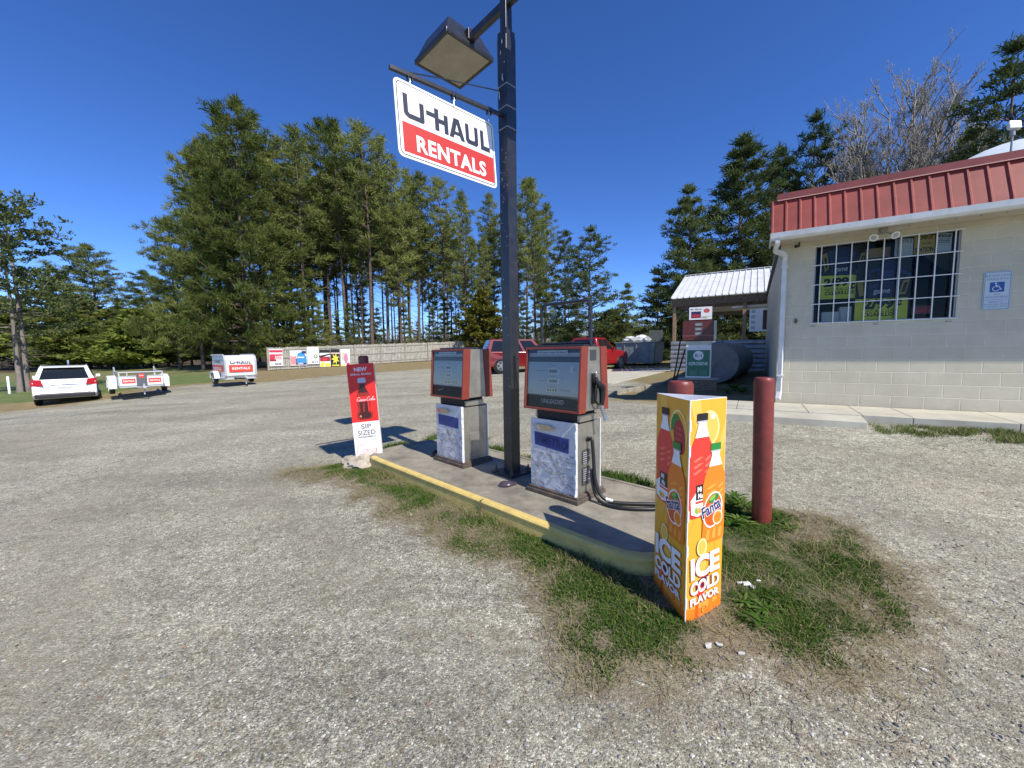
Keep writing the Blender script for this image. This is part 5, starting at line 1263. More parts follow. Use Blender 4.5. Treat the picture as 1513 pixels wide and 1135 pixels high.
# ------------------------------------------------------------------ vehicles
carw = mat('white_car_paint', (.78,.79,.80), .25, coat=.6); carr = mat('red_car_paint', (.17,.006,.010), .25, coat=.8); carr2 = mat('bright_red_paint', (.30,.008,.011), .28, coat=.7)
cgl = flat('car_glass', (.012,.015,.018), .06); tail_r = flat('tail_lamp_red', (.40,.01,.012), .2); trim = flat('black_trim', (.02,.02,.021), .5); rimm = mat('alloy', (.45,.45,.46), .3, .7); plate = flat('plate_white', (.65,.67,.70), .4); lampc = flat('head_lamp', (.65,.67,.70), .15)
def wheel(parent, x_, y_, r_, sgn, w_=.22):
    b = MB(); b.lathe([(r_*.60, -w_/2), (r_*.95, -w_/2), (r_, -w_/2+.03), (r_, w_/2-.03), (r_*.95, w_/2), (r_*.60, w_/2)], rubber, 24, axis='y'); t = b.build('wheel', parent, (x_, y_, r_), smooth=True)
    b = MB(); ys_ = sgn*(w_/2-.005); b.lathe([(r_*.62, ys_-.01), (r_*.62, ys_+.01)], flat('rim_dark', (.05,.05,.05), .5), 20, axis='y')
    for k in range(5):
        a_ = 2*PI*k/5; c, s = math.cos(a_), math.sin(a_)
        b.box((c*r_*.30, ys_+sgn*.02, s*r_*.30), (r_*.60, .02, r_*.17), rimm, Matrix.Rotation(-a_, 3, 'Y'))
    b.lathe([(r_*.13, ys_+sgn*.012), (r_*.13, ys_+sgn*.04)], rimm, 12, axis='y'); b.lathe([(r_*.66, ys_-.0), (r_*.66, ys_+sgn*.02), (r_*.60, ys_+sgn*.02), (r_*.60, ys_)], rimm, 24, axis='y'); b.build('rim', t, smooth=True)
def vehicle(name, loc, rz, label, cat, L_, W_, paint, low, gh, gz0, gz1, wheels_x, r_, rear_plate=True, bed=None, tilt=(0, 0)):
    """x forward, low = side outline (x,z); gh = greenhouse (xr0, xf0, xr1, xf1) bottom and top"""
    e = empty(name, loc, rz, label, cat, tilt=tilt); hw_ = W_/2
    b = MB()
    # body: loft across width, tucked in at the edges
    secs = [(-hw_, .93, .05), (-hw_*.975, 1., .0), (hw_*.975, 1., .0), (hw_, .93, .05)]
    cxm = sum(p[0] for p in low)/len(low); n = len(low); vs = []
    for y_, s_, in_ in secs:
        for (px_, pz_) in low: vs.append((px_*(1-in_*.4), y_, pz_*(1-in_*.35)+(in_*.25)))
    fs = [tuple(range(n)), tuple(range(4*n-1, 3*n-1, -1))]+[(k*n+i, (k+1)*n+i, (k+1)*n+(i+1) % n, k*n+(i+1) % n) for k in range(3) for i in range(n)]
    b.add(vs, fs, paint)
    xr0, xf0, xr1, xf1 = gh; iw0, iw1 = hw_*.95, hw_*.74
    b.hexa([(xr0, -iw0, gz0), (xf0, -iw0, gz0), (xf0, iw0, gz0), (xr0, iw0, gz0)], [(xr1, -iw1, gz1), (xf1, -iw1, gz1), (xf1, iw1, gz1), (xr1, iw1, gz1)], paint)
    bo = b.build('body', e, bevel=.05, seg=3, smooth=True)
    def face_pts(A, B, C, D, i0, i1, j0, j1, off):
        A, B, C, D = map(Vector, (A, B, C, D)); nrm = (B-A).cross(D-A).normalized()*off
        def P(u_, v_): return (A*(1-u_)+B*u_)*(1-v_)+(D*(1-u_)+C*u_)*v_+nrm
        return [P(i0, j0), P(i1, j0), P(i1, j1), P(i0, j1)]
    c = [(xr0, -iw0, gz0), (xf0, -iw0, gz0), (xf0, iw0, gz0), (xr0, iw0, gz0), (xr1, -iw1, gz1), (xf1, -iw1, gz1), (xf1, iw1, gz1), (xr1, iw1, gz1)]
    b = MB(); b.add(face_pts(c[3], c[0], c[4], c[7], .09, .91, .06, .86, .006), [(0,1,2,3)], cgl); b.build('rear_window', e, recalc=False)
    b = MB(); b.add(face_pts(c[1], c[2], c[6], c[5], .06, .94, .06, .90, .006), [(0,1,2,3)], cgl); b.build('windscreen', e, recalc=False)
    for A, B, C, D in ((c[0], c[1], c[5], c[4]), (c[2], c[3], c[7], c[6])):
        for i0, i1 in (((.07, .30), (.34, .62), (.66, .93)) if not bed else ((.14, .50), (.54, .92))):
            b = MB(); b.add(face_pts(A, B, C, D, i0, i1, .08, .88, .006), [(0,1,2,3)], cgl); b.build('side_window', e, recalc=False)
    for x_ in wheels_x:
        for s in (-1, 1):
            b = MB(); b.lathe([(r_*1.14, s*(hw_*.975)-.012), (r_*1.14, s*(hw_*.975)+.012)], trim, 24, (x_, 0, r_*1.02), 'y'); b.build('wheel_arch', e)
            wheel(e, x_, s*(hw_-.09), r_, s)
    for s in (-1, 1):
        b = MB(); b.box((xf0-.45, s*(hw_+.07), gz0+.06), (.10, .16, .13), paint); b.build('mirror', e, bevel=.02)
    return e
def G_at(px, Y):
    x_ = (px-CX)/F*Y; return V(x_, Y, h(x_, Y))
# white SUV seen from behind
wl = [(-2.33, .45), (-2.33, .62), (-2.30, .98), (-2.22, 1.08), (-1.9, 1.10), (.9, 1.08), (1.6, 1.0), (2.25, .82), (2.36, .6), (2.33, .32), (1.9, .26), (-2.1, .28)]
fa = math.atan2(.685, -.73)
P = V((99-CX)/F*18.3, 18.3, 0); P.z = h(-19.6, 17.0)-.03
WS = vehicle('parked_car', P, fa, 'white parked car seen from behind at the left edge of the gravel', 'car', 4.7, 1.86, carw, wl, (-2.22, 1.0, -1.75, .25), 1.07, 1.66, (-1.35, 1.5), .36)
b = MB()
for s in (-1, 1):
    b = MB(); b.hexa([(-2.40, s*.60, .84), (-2.30, s*.955, .84), (-2.0, s*.955, .84), (-2.2, s*.60, .84)], [(-2.33, s*.66, 1.09), (-2.26, s*.94, 1.12), (-1.98, s*.93, 1.12), (-2.2, s*.66, 1.09)], tail_r); b.build('tail_light', WS, bevel=.015)
b = MB(); b.b2((-2.42, -.86, .32), (-2.22, .86, .50), trim); b.b2((-2.40, -.70, .50), (-2.30, .70, .56), carw); b.build('rear_bumper', WS, bevel=.03)
b = MB(); b.b2((-2.345, -.26, .70), (-2.325, .26, .82), plate); b.b2((-2.348, -.21, .735), (-2.3455, .21, .775), lg); b.build('license_plate', WS)
b = MB(); b.b2((-2.352, -.42, .88), (-2.325, .42, .915), chrome); b.build('chrome_strip', WS, bevel=.008)
b = MB(); b.box((-1.86, 0, 1.62), (.20, 1.2, .035), carw, Matrix.Rotation(R(-8), 3, 'Y')); b.build('rear_spoiler', WS, bevel=.01)
for s in (-1, 1):
    b = MB(); b.tube([(-1.6, s*.66, 1.665), (-1.5, s*.66, 1.70), (.1, s*.66, 1.70), (.2, s*.66, 1.665)], .016, flat('rail_grey', (.35,.35,.36), .4), 6); b.build('roof_rail', WS)
for s in (-1, 1):
    b = MB(); b.tube([(-1.52, s*.35, 1.12), (-1.50, s*.35, 1.38)], .11, flat('seat_grey', (.10,.10,.11), .7), 10); b.build('headrest', WS)
# red SUV between pump and post
sl = [(-2.2, .48), (-2.22, .75), (-2.15, 1.06), (-1.9, 1.10), (1.0, 1.08), (2.0, .98), (2.28, .78), (2.25, .38), (1.9, .3), (-2.0, .32)]
P = G_at(771, 21.6); P.z += -.0
RS = vehicle('parked_car', P, R(14), 'dark red parked car with black glass behind the lamp post', 'car', 4.5, 1.8, carr, sl, (-2.12, 1.1, -1.85, .45), 1.07, 1.76, (-1.35, 1.35), .37)
for s in (-1, 1):
    b = MB(); b.b2((-2.225, s*.86-.06, .78), (-2.10, s*.86+.05, 1.02), tail_r); b.build('tail_light', RS, bevel=.02)
b = MB(); b.b2((-2.34, -.86, .38), (-2.16, .86, .58), flat('bumper_grey', (.15,.15,.155), .4)); b.build('rear_bumper', RS, bevel=.03)
b = MB(); b.b2((-2.245, -.22, .70), (-2.225, .22, .82), plate); b.build('license_plate', RS)
# red pickup, its nose to the right
pl_ = [(-2.6, .55), (-2.6, 1.08), (-.75, 1.08), (.9, 1.08), (1.3, 1.06), (2.35, .98), (2.5, .8), (2.48, .42), (2.1, .36), (-2.4, .38)]
P = G_at(907, 21.2); P = P+V(-1.62*math.cos(R(48))-.45, -1.62*math.sin(R(48)), 0); P.z = h(P.x, P.y)
RP = vehicle('pickup_truck', P, R(48), 'bright red pickup nose to the right, half hidden behind the unleaded pump', 'pickup truck', 5.1, 1.78, carr2, pl_, (-.7, 1.15, -.55, .35), 1.06, 1.68, (-1.6, 1.62), .38, bed=True)
b = MB(); b.b2((-2.5, -.78, 1.081), (-.78, .78, 1.10), trim); b.build('bed_cover', RP, bevel=.01)
for s in (-1, 1):
    b = MB(); b.b2((2.38, s*.66-.16, .72), (2.50, s*.66+.16, .88), lampc); b.build('headlight', RP, bevel=.02)
b = MB(); b.b2((2.42, -.84, .42), (2.58, .84, .60), chrome); b.build('front_bumper', RP, bevel=.02)

# ------------------------------------------------------------------ trailers
tw = flat('trailer_white', (.70,.71,.72), .4); tgm = flat('trailer_silver', (.45,.46,.47), .35); tred = flat('trailer_red', (.62,.06,.035), .45); tdk = flat('trailer_dark', (.10,.11,.12), .5); trub = flat('trailer_black', (.02,.02,.02), .6)
px_, Y_ = 346, 20.6
P = V((px_-CX)/F*Y_, Y_, 0); P.z = at(px_, 566, Y_).z
TF = math.atan2(-.64, .77)
ET = empty('cargo_trailer', P, TF, 'white enclosed rental trailer with red bands parked on the grass edge', 'trailer')
b = MB(); zb_ = .30; zt2 = at(px_, 525, Y_).z-P.z
pr2 = [(-1.2, zb_), (1.05, zb_), (1.18, zb_+.15), (1.2, zt2-.25), (1.08, zt2-.06), (.9, zt2), (-1.15, zt2), (-1.2, zt2-.08)]
b.prism(pr2, -.64, .64, tw); b.build('body', ET, bevel=.05, seg=3, smooth=True)
b = MB()
for y_ in (-.66, .66): b.tube([(1.07, y_, zb_), (1.19, y_, zb_+.16), (1.21, y_, zt2-.25), (1.09, y_, zt2-.05), (.9, y_, zt2+.01), (-1.15, y_, zt2+.01)], .045, tgm, 6)
b.b2((-1.22, -.70, zb_-.05), (1.1, .70, zb_+.03), tgm); b.build('edge_frame', ET)
b = Art(.002, -.682); b.rect(-1.0, .62, .9, .98, tred); b.text('RENTALS', -.8, .72, 1.4, .15, tw, .03); uhaul(b, -.75, 1.06, 1.3, .18, tdk); b.build('side_lettering', ET, recalc=False)
b = Art(.002, 0); b.rect(-.52, .62, .52, .98, tred); b.text('RENTALS', 0, .74, .78, .13, tw, .03, align='c'); uhaul(b, -.46, 1.04, .92, .15, tdk); o = b.build('front_lettering', ET, (1.222, 0, 0), (0, 0, PI/2), recalc=False)
for s in (-1, 1):
    wheel(ET, -.15, s*.80, .29, s, .18)
    b = MB(); b.prism([(-.62, .30), (-.52, .60), (-.30, .68), (.0, .68), (.22, .60), (.32, .30), (.24, .30), (.15, .52), (-.02, .60), (-.28, .60), (-.45, .52), (-.54, .30)], s*.70, s*.93, tw); b.build('mudguard', ET, bevel=.01)
b = MB(); b.tube([(1.0, -.3, .3), (1.9, 0, .32)], .04, trub, 6); b.tube([(1.0, .3, .3), (1.9, 0, .32)], .04, trub, 6); b.tube([(1.8, 0, .36), (2.05, 0, .36)], .06, tgm, 8); b.tube([(1.85, 0, .5), (1.85, 0, .03)], .025, tgm, 6); b.build('tow_bar', ET)
# open utility trailer
px_, Y_ = 204, 18.0
P = V((px_-CX)/F*Y_, Y_, 0); P.z = at(px_, 580, Y_).z
UT = empty('utility_trailer', P, math.atan2(-.66, .75), 'silver open utility trailer with white mudguards between the white car and the enclosed trailer', 'trailer')
rt_ = .03; zb_ = .38; zs_ = .98
P_ = .70
b = MB(); b.b2((-1.2, -P_, zb_-.06), (1.2, P_, zb_), tgm); b.build('deck', UT)
b = MB()
for y_ in (-P_, P_): b.b2((-1.2, y_-.015, zb_), (1.2, y_+.015, zb_+.36), tw)
b.b2((1.19, -P_, zb_+.02), (1.22, P_, zb_+.40), tw); b.build('side_panels', UT)
b = MB()
for y_ in (-P_, P_):
    b.tube([(-1.2, y_, zb_), (-1.2, y_, zs_), (1.2, y_, zs_), (1.2, y_, zb_)], .03, tgm, 6)
b.tube([(1.21, -P_, zs_), (1.21, P_, zs_)], .03, tgm, 6); b.tube([(1.21, -P_, zs_-.17), (1.21, P_, zs_-.17)], .022, tgm, 6)
for y_ in (-.45, .45): b.tube([(1.21, y_, zb_+.38), (1.21, y_, zs_)], .022, tgm, 6)
b.build('rails', UT)
a = Art(.002, 0)
for y_ in (-.62, .22): a.rect(y_, zb_+.12, y_+.42, zb_+.32, tred); a.text('RENTALS', y_+.04, zb_+.18, .34, .08, tw, .03)
a.build('front_lettering', UT, (1.222, 0, 0), (0, 0, PI/2), recalc=False)
b = MB(); b.b2((1.225, -.17, zb_-.05), (1.27, .17, zs_-.02), tdk); bx_ = b.build('tool_panel', UT, bevel=.01)
a = Art(.002, 0); a.rect(-.09, zs_-.26, .09, zs_-.06, tred); a.text('STOP', 0, zs_-.18, .13, .05, tw, .03, align='c'); a.build('notice', bx_, (1.272, 0, 0), (0, 0, PI/2), recalc=False)
for s in (-1, 1):
    wheel(UT, -.15, s*.88, .30, s, .18)
    b = MB(); b.prism([(-.68, .25), (-.60, .72), (-.35, .82), (.15, .82), (.42, .70), (.52, .25), (.44, .25), (.35, .62), (.1, .74), (-.3, .74), (-.52, .66), (-.6, .25)], s*.74, s*1.02, tw)
    b.b2((.40, s*.74 if s > 0 else -1.02, .25), (.52, s*1.02 if s > 0 else -.74, .70), tw); b.build('mudguard', UT, bevel=.02)
    b = MB(); b.tube([(-1.25, s*P_, zb_), (-1.30, s*P_, 1.18)], .028, tgm, 6); b.hexa([(-1.28, s*P_-.01, .6), (-.75, s*P_-.01, .98), (-.75, s*P_+.01, .98), (-1.28, s*P_+.01, .6)], [(-1.3, s*P_-.01, 1.14), (-1.0, s*P_-.01, 1.1), (-1.0, s*P_+.01, 1.1), (-1.3, s*P_+.01, 1.14)], tgm); b.build('ramp_bracket', UT)
b = MB(); b.tube([(1.0, -.25, .32), (1.95, 0, .32)], .04, tgm, 6); b.tube([(1.0, .25, .32), (1.95, 0, .32)], .04, tgm, 6); b.tube([(1.85, 0, .36), (2.1, 0, .36)], .06, tgm, 8); b.tube([(1.88, 0, .5), (1.88, 0, .03)], .025, tgm, 6); b.build('tow_bar', UT)

# white marker posts in the field
for (px, py0, py1, Y_, lb) in ((12.7, 556, 569, 20.5, 'white marker post in the green field at the far left, nearest the lot'), (37, 546, 552, 30, 'small white marker post further out in the green field'), (101, 532, 541, 26, 'white marker post seen over the roof of the white car')):
    p0_ = at(px, py1, Y_); z1_ = at(px, py0, Y_).z; p0_.z = h(p0_.x, p0_.y)
    b = MB(); b.lathe([(.05, 0), (.05, z1_-p0_.z-.03), (.03, z1_-p0_.z)], wh, 10); tag(b.build('marker_post', None, p0_, smooth=True), lb, 'post')

# concrete apron and kerb on the right
def sheet(name, pts, m, dz, th=.03):
    P_ = [G(*p) for p in pts]; n = 10
    b = MB(); top = [(p.x, p.y, h(p.x, p.y)+dz) for p in P_]; bot = [(x_, y_, z_-th-.3) for x_, y_, z_ in top]; k = len(P_)
    b.add(bot+top, [tuple(range(k-1, -1, -1)), tuple(range(k, 2*k))]+[(i, (i+1) % k, (i+1) % k+k, i+k) for i in range(k)], m); o = b.build(name); o['kind'] = 'structure'; return o
sheet('driveway', [(790, 570), (905, 568), (968, 553), (1000, 546.5), (985, 544.5), (880, 547)], conc_l, .03)
kb = MB(); ka, kb2 = G(800, 605), G(1008, 566)
kd_ = (kb2-ka); n_s = 3
for k in range(n_s):
    pA = ka+kd_*(k/n_s); pB = ka+kd_*((k+1)/n_s-.006); dxy = V(kd_.x, kd_.y, 0).normalized(); nn = V(-dxy.y, dxy.x, 0)*.09
    kb.hexa([pA-nn-V(0,0,.2), pB-nn-V(0,0,.2), pB+nn-V(0,0,.2), pA+nn-V(0,0,.2)], [pA-nn*.8+V(0,0,.13), pB-nn*.8+V(0,0,.13), pB+nn+V(0,0,.13), pA+nn+V(0,0,.13)], conc)
o = kb.build('kerb', None, bevel=.015); o['kind'] = 'structure'

# ------------------------------------------------------------------ grass, weeds, straw, stones
rg = random.Random(11)
def blade_field(name, label, cat, mats, n, region, dens, hgt, wid, lean, seed, per=1, spread=.02):
    r_ = random.Random(seed); vs = []; fs = []; mi = []
    cnt = 0; tries = 0
    while cnt < n and tries < n*30:
        tries += 1
        x = r_.uniform(region[0], region[1]); y = r_.uniform(region[2], region[3]); d = dens(x, y)
        if r_.random() > d: continue
        cnt += 1
        hs = .6+.7*d
        for q in range(per):
            bx, by = x+r_.gauss(0, spread), y+r_.gauss(0, spread)
            pt = patch(bx, by) if abs(bx) < 5 and by < 8 else 0
            z = h(bx, by)+.035*sm(pt)+.003
            H_ = r_.uniform(*hgt)*hs; w_ = r_.uniform(*wid); a = r_.uniform(0, 2*PI); ln = r_.uniform(*lean)*H_; t = r_.uniform(0, 2*PI)
            dx, dy = math.cos(a)*w_/2, math.sin(a)*w_/2; lx, ly = math.cos(t)*ln, math.sin(t)*ln; o = len(vs)
            vs += [(bx-dx, by-dy, z-.004), (bx+dx, by+dy, z-.004), (bx+dx*.8+lx*.4, by+dy*.8+ly*.4, z+H_*.6), (bx-dx*.8+lx*.4, by-dy*.8+ly*.4, z+H_*.6), (bx+lx, by+ly, z+H_)]
            fs += [(o, o+1, o+2, o+3), (o+3, o+2, o+4)]; k = r_.randrange(len(mats)); mi += [k, k]
    me = bpy.data.meshes.new(name); me.from_pydata(vs, [], fs)
    for m in mats: me.materials.append(m)
    me.polygons.foreach_set('material_index', mi); o = bpy.data.objects.new(name, me); col.objects.link(o); tag(o, label, cat, kind='stuff'); return o
g1 = leaf_mat('grass_blade', (.035,.085,.012), (.085,.16,.03), .3, 4); g2 = leaf_mat('grass_blade_light', (.08,.14,.03), (.17,.22,.06), .3, 5); st1 = leaf_mat('dry_straw', (.24,.20,.10), (.42,.36,.21), .2, 6)
def in_island(x, y, off=.03):
    u, n = un(V(x, y, 0)); return -.45 < u < IL+.45 and -off < n < IW+off and (0 < u < IL or ((u-(IL if u > IL else 0))/.46)**2+((n-IW/2)/(IW/2+off))**2 < 1.0)
def dn_green(x, y):
    if in_island(x, y): return 0
    p = patch(x, y); c = NZ(V(x*2.3, y*2.3, 40))*.9+NZ(V(x*7, y*7, 41))*.5
    q = sm((p-.30)/.5)*sm(.60+c*1.35)
    for bx_, by_, r_ in ((1.12, 1.88, .17), (.95, 1.88, .1)):   # trodden bare spot in front of the display
        q *= sm((math.hypot(x-bx_, y-by_)-r_*.7)/(r_*.8))
    return q
def dn_dry(x, y):
    if in_island(x, y): return 0
    p = patch(x, y); c = NZ(V(x*3, y*3, 50)); return .8*sm((p+.02)/.4)*sm(.7+c*1.2)*(1-.5*dn_green(x, y))
blade_field('grass', 'short green grass and clover round the pump island', 'grass', [g1, g1, g2], 32000, (-3.6, 3.4, .9, 6.9), dn_green, (.007, .026), (.003, .008), (.3, 1.4), 3, 3, .02)
blade_field('dry_grass', 'bleached dry grass stems lying between the green tufts', 'dry grass', [st1], 11000, (-3.6, 3.6, .9, 6.9), dn_dry, (.010, .05), (.0015, .004), (1.2, 4.5), 4, 2, .03)
# long grass against the yellow kerb
def dn_kerb(x, y):
    if in_island(x, y): return 0
    u, n = un(V(x, y, 0)); return (1 if (-.16 < n < -.03 and -.2 < u < 3.6) else 0)*sm(.45+NZ(V(u*1.6, 0, 3))*1.6)*.8
blade_field('kerb_grass', 'longer tufts of grass leaning against the yellow curb', 'grass', [g2, st1, st1, g1], 900, (-2.1, 1.3, 2.0, 5.2), dn_kerb, (.025, .075), (.002, .005), (.4, 1.1), 5, 3, .02)
def dn_back(x, y):
    if in_island(x, y): return 0
    u, n = un(V(x, y, 0)); return (1 if (IW+.02 < n < IW+.35 and -.5 < u < 3.9) or (-1.0 < u < -.35 and .2 < n < 2.0) else 0)*sm(.5+NZ(V(u*2, n*2, 3))*1.3)
blade_field('back_grass', 'thin grass along the far side of the pump island', 'grass', [g1, g2], 4500, (-2.8, 2.6, 2.9, 7.2), dn_back, (.03, .09), (.004, .009), (.3, 1.0), 6, 2, .02)
def dn_walk(x, y):
    q = V(x, y, 0)-C0; k_ = q.dot(FA); d_ = q.dot(FN); return (1 if 1.15 < k_ < 2.9 and 1.16 < d_ < 1.75 else 0)*sm(.5+NZ(V(x*4, y*4, 7))*1.4)
blade_field('verge_grass', 'thin patch of grass at the foot of the pavement under the window', 'grass', [g1, g2, st1], 2600, (5.0, 8.0, 3.5, 7.0), dn_walk, (.02, .06), (.004, .009), (.4, 1.3), 12, 2, .03)
# broad weeds
def weed(x, y, s, label, n=14, up=.5, seed=0):
    r_ = random.Random(seed); b = MB(); m = g1 if seed % 3 else g2
    for k in range(n):
        a = 2*PI*k/n+r_.uniform(-.3, .3); L_ = s*r_.uniform(.6, 1.1); w_ = L_*.2; el = r_.uniform(.25, 1.0)*up
        pts = []
        for i, (t, ww) in enumerate(((0, .25), (.3, .7), (.6, 1.), (.85, .7), (1., .05))):
            r2 = L_*t*math.cos(el*(1-.5*t)); z_ = L_*t*math.sin(el)*(1.25-.7*t); c, q = math.cos(a), math.sin(a)
            for sg in (-1, 1): pts.append((c*r2-q*sg*w_*ww/2, q*r2+c*sg*w_*ww/2, z_+abs(sg)*.0))
        b.add(pts, [(2*i, 2*i+1, 2*i+3, 2*i+2) for i in range(4)], m)
    pt = patch(x, y); return tag(b.build('weed', None, (x, y, h(x, y)+.03*sm(pt)+.01), recalc=False, smooth='all'), label, 'weed', 'leafy weeds by the bollards')
wl_ = 'broad leafed green weed growing in the grass beside the bare bollard and drink display'
for i, (px, py, s_) in enumerate(((1075, 762, .16), (1088, 770, .13), (1078, 785, .15), (1098, 757, .17), (1135, 772, .14), (1150, 782, .12), (1093, 780, .14), (1070, 748, .18), (1120, 905, .11), (1135, 915, .12), (1110, 925, .11), (1128, 935, .10), (1100, 902, .09), (1145, 900, .09), (1085, 740, .16), (1165, 790, .1))):
    p = G(px, py); weed(p.x, p.y, s_, wl_, 16 if s_ > .12 else 12, 1.1 if s_ > .13 else .7, i)
for i, (px, py, s_) in enumerate(((648, 655, .16), (636, 660, .14), (660, 650, .13))):
    p = G(px, py); weed(p.x, p.y, s_, 'green weed clump behind the far end of the pump island', 14, 1.1, 30+i)
for i, (px, py, s_) in enumerate(((1085, 577, .35), (1097, 581, .3), (1075, 582, .3))):
    p = G(px, py); weed(p.x, p.y, s_, 'green weed clump under the grey fuel tank', 18, 1.2, 40+i)
# loose stones
peb = []
for nm, c_ in (('stone_grey', (.25,.245,.24)), ('stone_tan', (.32,.27,.20)), ('stone_white', (.52,.50,.46)), ('stone_dark', (.10,.105,.11)), ('stone_rust', (.26,.17,.11))): peb.append(mat(nm, c_, .8, c2=tuple(q*.7 for q in c_), scale=60))
def stones(name, label, n, ymax, rr, seed):
    r_ = random.Random(seed); vs = []; fs = []; mi = []
    for k in range(n):
        y = 1.1+(ymax-1.1)*r_.random()**1.7; x = r_.uniform(-1.45, 1.45)*(y+.5)
        if in_island(x, y, .05): continue
        p_ = patch(x, y) if abs(x) < 4.5 and y < 8 else 0
        if p_ > .5 and r_.random() < .85: continue
        s = rr[0]+(rr[1]-rr[0])*r_.random()**3.2; z = h(x, y)+.005+s*.15+.035*sm(p_); o = len(vs); a0 = r_.uniform(0, PI); ax, ay, az = s*r_.uniform(.7, 1.2), s*r_.uniform(.5, 1.), s*r_.uniform(.35, .7)
        for zz, rad, nn in ((-.6, .7, 5), (.25, 1., 5), (.85, .5, 5)):
            for i in range(nn):
                t = a0+2*PI*i/nn+r_.uniform(-.3, .3); q = rad*r_.uniform(.8, 1.15); lx, ly = math.cos(t)*q*ax, math.sin(t)*q*ay
                c, s2 = math.cos(a0), math.sin(a0); vs.append((x+lx*c-ly*s2, y+lx*s2+ly*c, z+zz*az+r_.uniform(-.1, .1)*az))
        for j in (0, 1): fs += [(o+j*5+i, o+j*5+(i+1) % 5, o+(j+1)*5+(i+1) % 5, o+(j+1)*5+i) for i in range(5)]
        fs.append(tuple(o+10+i for i in range(5))); mi += [r_.choices(range(5), (5, 4, 1.6, 1.6, .7))[0]]*11
    me = bpy.data.meshes.new(name); me.from_pydata(vs, [], fs)
    for m in peb: me.materials.append(m)
    me.polygons.foreach_set('material_index', mi); o = bpy.data.objects.new(name, me); col.objects.link(o); tag(o, label, 'gravel', kind='stuff')
stones('loose_gravel', 'loose grey and tan stone chips scattered over the lot', 24000, 9.0, (.0035, .012), 8)
# litter and twigs
def scrap(px, py, s, label, m, seed, nm='scrap_paper', cat='litter', grp=None):
    r_ = random.Random(seed); p = G(px, py); b = MB(); n = 9
    pts = [(s*r_.uniform(.5, 1.1)*math.cos(2*PI*i/n), s*.6*r_.uniform(.5, 1.1)*math.sin(2*PI*i/n), s*r_.uniform(.05, .35)) for i in range(n)]
    b.add([(0, 0, s*.35)]+pts+[(q[0]*.95, q[1]*.95, q[2]-.006) for q in pts], [(0, i+1, (i+1) % n+1) for i in range(n)]+[(i+1, i+1+n, (i+1) % n+1+n, (i+1) % n+1) for i in range(n)], m)
    return tag(b.build(nm, None, (p.x, p.y, p.z+.04*sm(patch(p.x, p.y))+.004), (0, 0, r_.uniform(0, 6))), label, cat, grp)
for i, (px, py, s_) in enumerate(((1103, 874, .035), (1112, 878, .028), (1093, 872, .02), (1120, 868, .016))): scrap(px, py, s_, 'torn scrap of white paper lying in the green grass right of the drink display', wh, i, grp='paper scraps in the grass')
for i, (px, py, s_) in enumerate(((1046, 964, .03), (1062, 962, .026), (1096, 972, .02), (1108, 1004, .018))): scrap(px, py, s_, 'white stone chip on the bare soil in front of the drink display', peb[2], 20+i, 'white_chip', 'stone chip', 'white chips before the drink display')
for i, (px, py, s_) in enumerate(((1278, 906, .022), (1290, 974, .02), (1365, 993, .022), (1378, 884, .02), (1468, 890, .02), (1180, 935, .018), (600, 715, .02), (545, 760, .02), (1395, 930, .018), (1235, 890, .018))): scrap(px, py, s_, 'pale dead leaf scrap lying on the soil and gravel', st1 if i % 2 else peb[2], 60+i, 'dead_leaf', 'dead leaf', 'pale leaf scraps on the ground')
twm = flat('twig_brown', (.16,.11,.07), .8); b = MB(); r_ = random.Random(77)
for k in range(420):
    if k % 3 == 0: x, y = r_.gauss(1.7, .75), r_.gauss(2.3, .6)
    elif k % 3 == 1: u_ = r_.uniform(-.3, 3.6); p = isl(u_, -r_.uniform(.05, .75)); x, y = p.x, p.y
    else: x, y = r_.uniform(0, 3.2), r_.uniform(1.2, 2.6)
    if in_island(x, y, .04): continue
    z = h(x, y)+.035*sm(patch(x, y))+.012; a = r_.uniform(0, PI); L_ = r_.uniform(.03, .13); a2 = a+r_.uniform(-.6, .6)
    p0 = V(x, y, z); p1_ = p0+V(math.cos(a), math.sin(a), .05)*L_*.5; p2_ = p1_+V(math.cos(a2), math.sin(a2), .02)*L_*.5
    b.tube([p0, p1_, p2_], r_.uniform(.0008, .0018), twm if r_.random() < .5 else st1, 3)
tag(b.build('twigs', recalc=False), 'thin brown twigs and straw strewn round the island', 'twigs', kind='stuff')

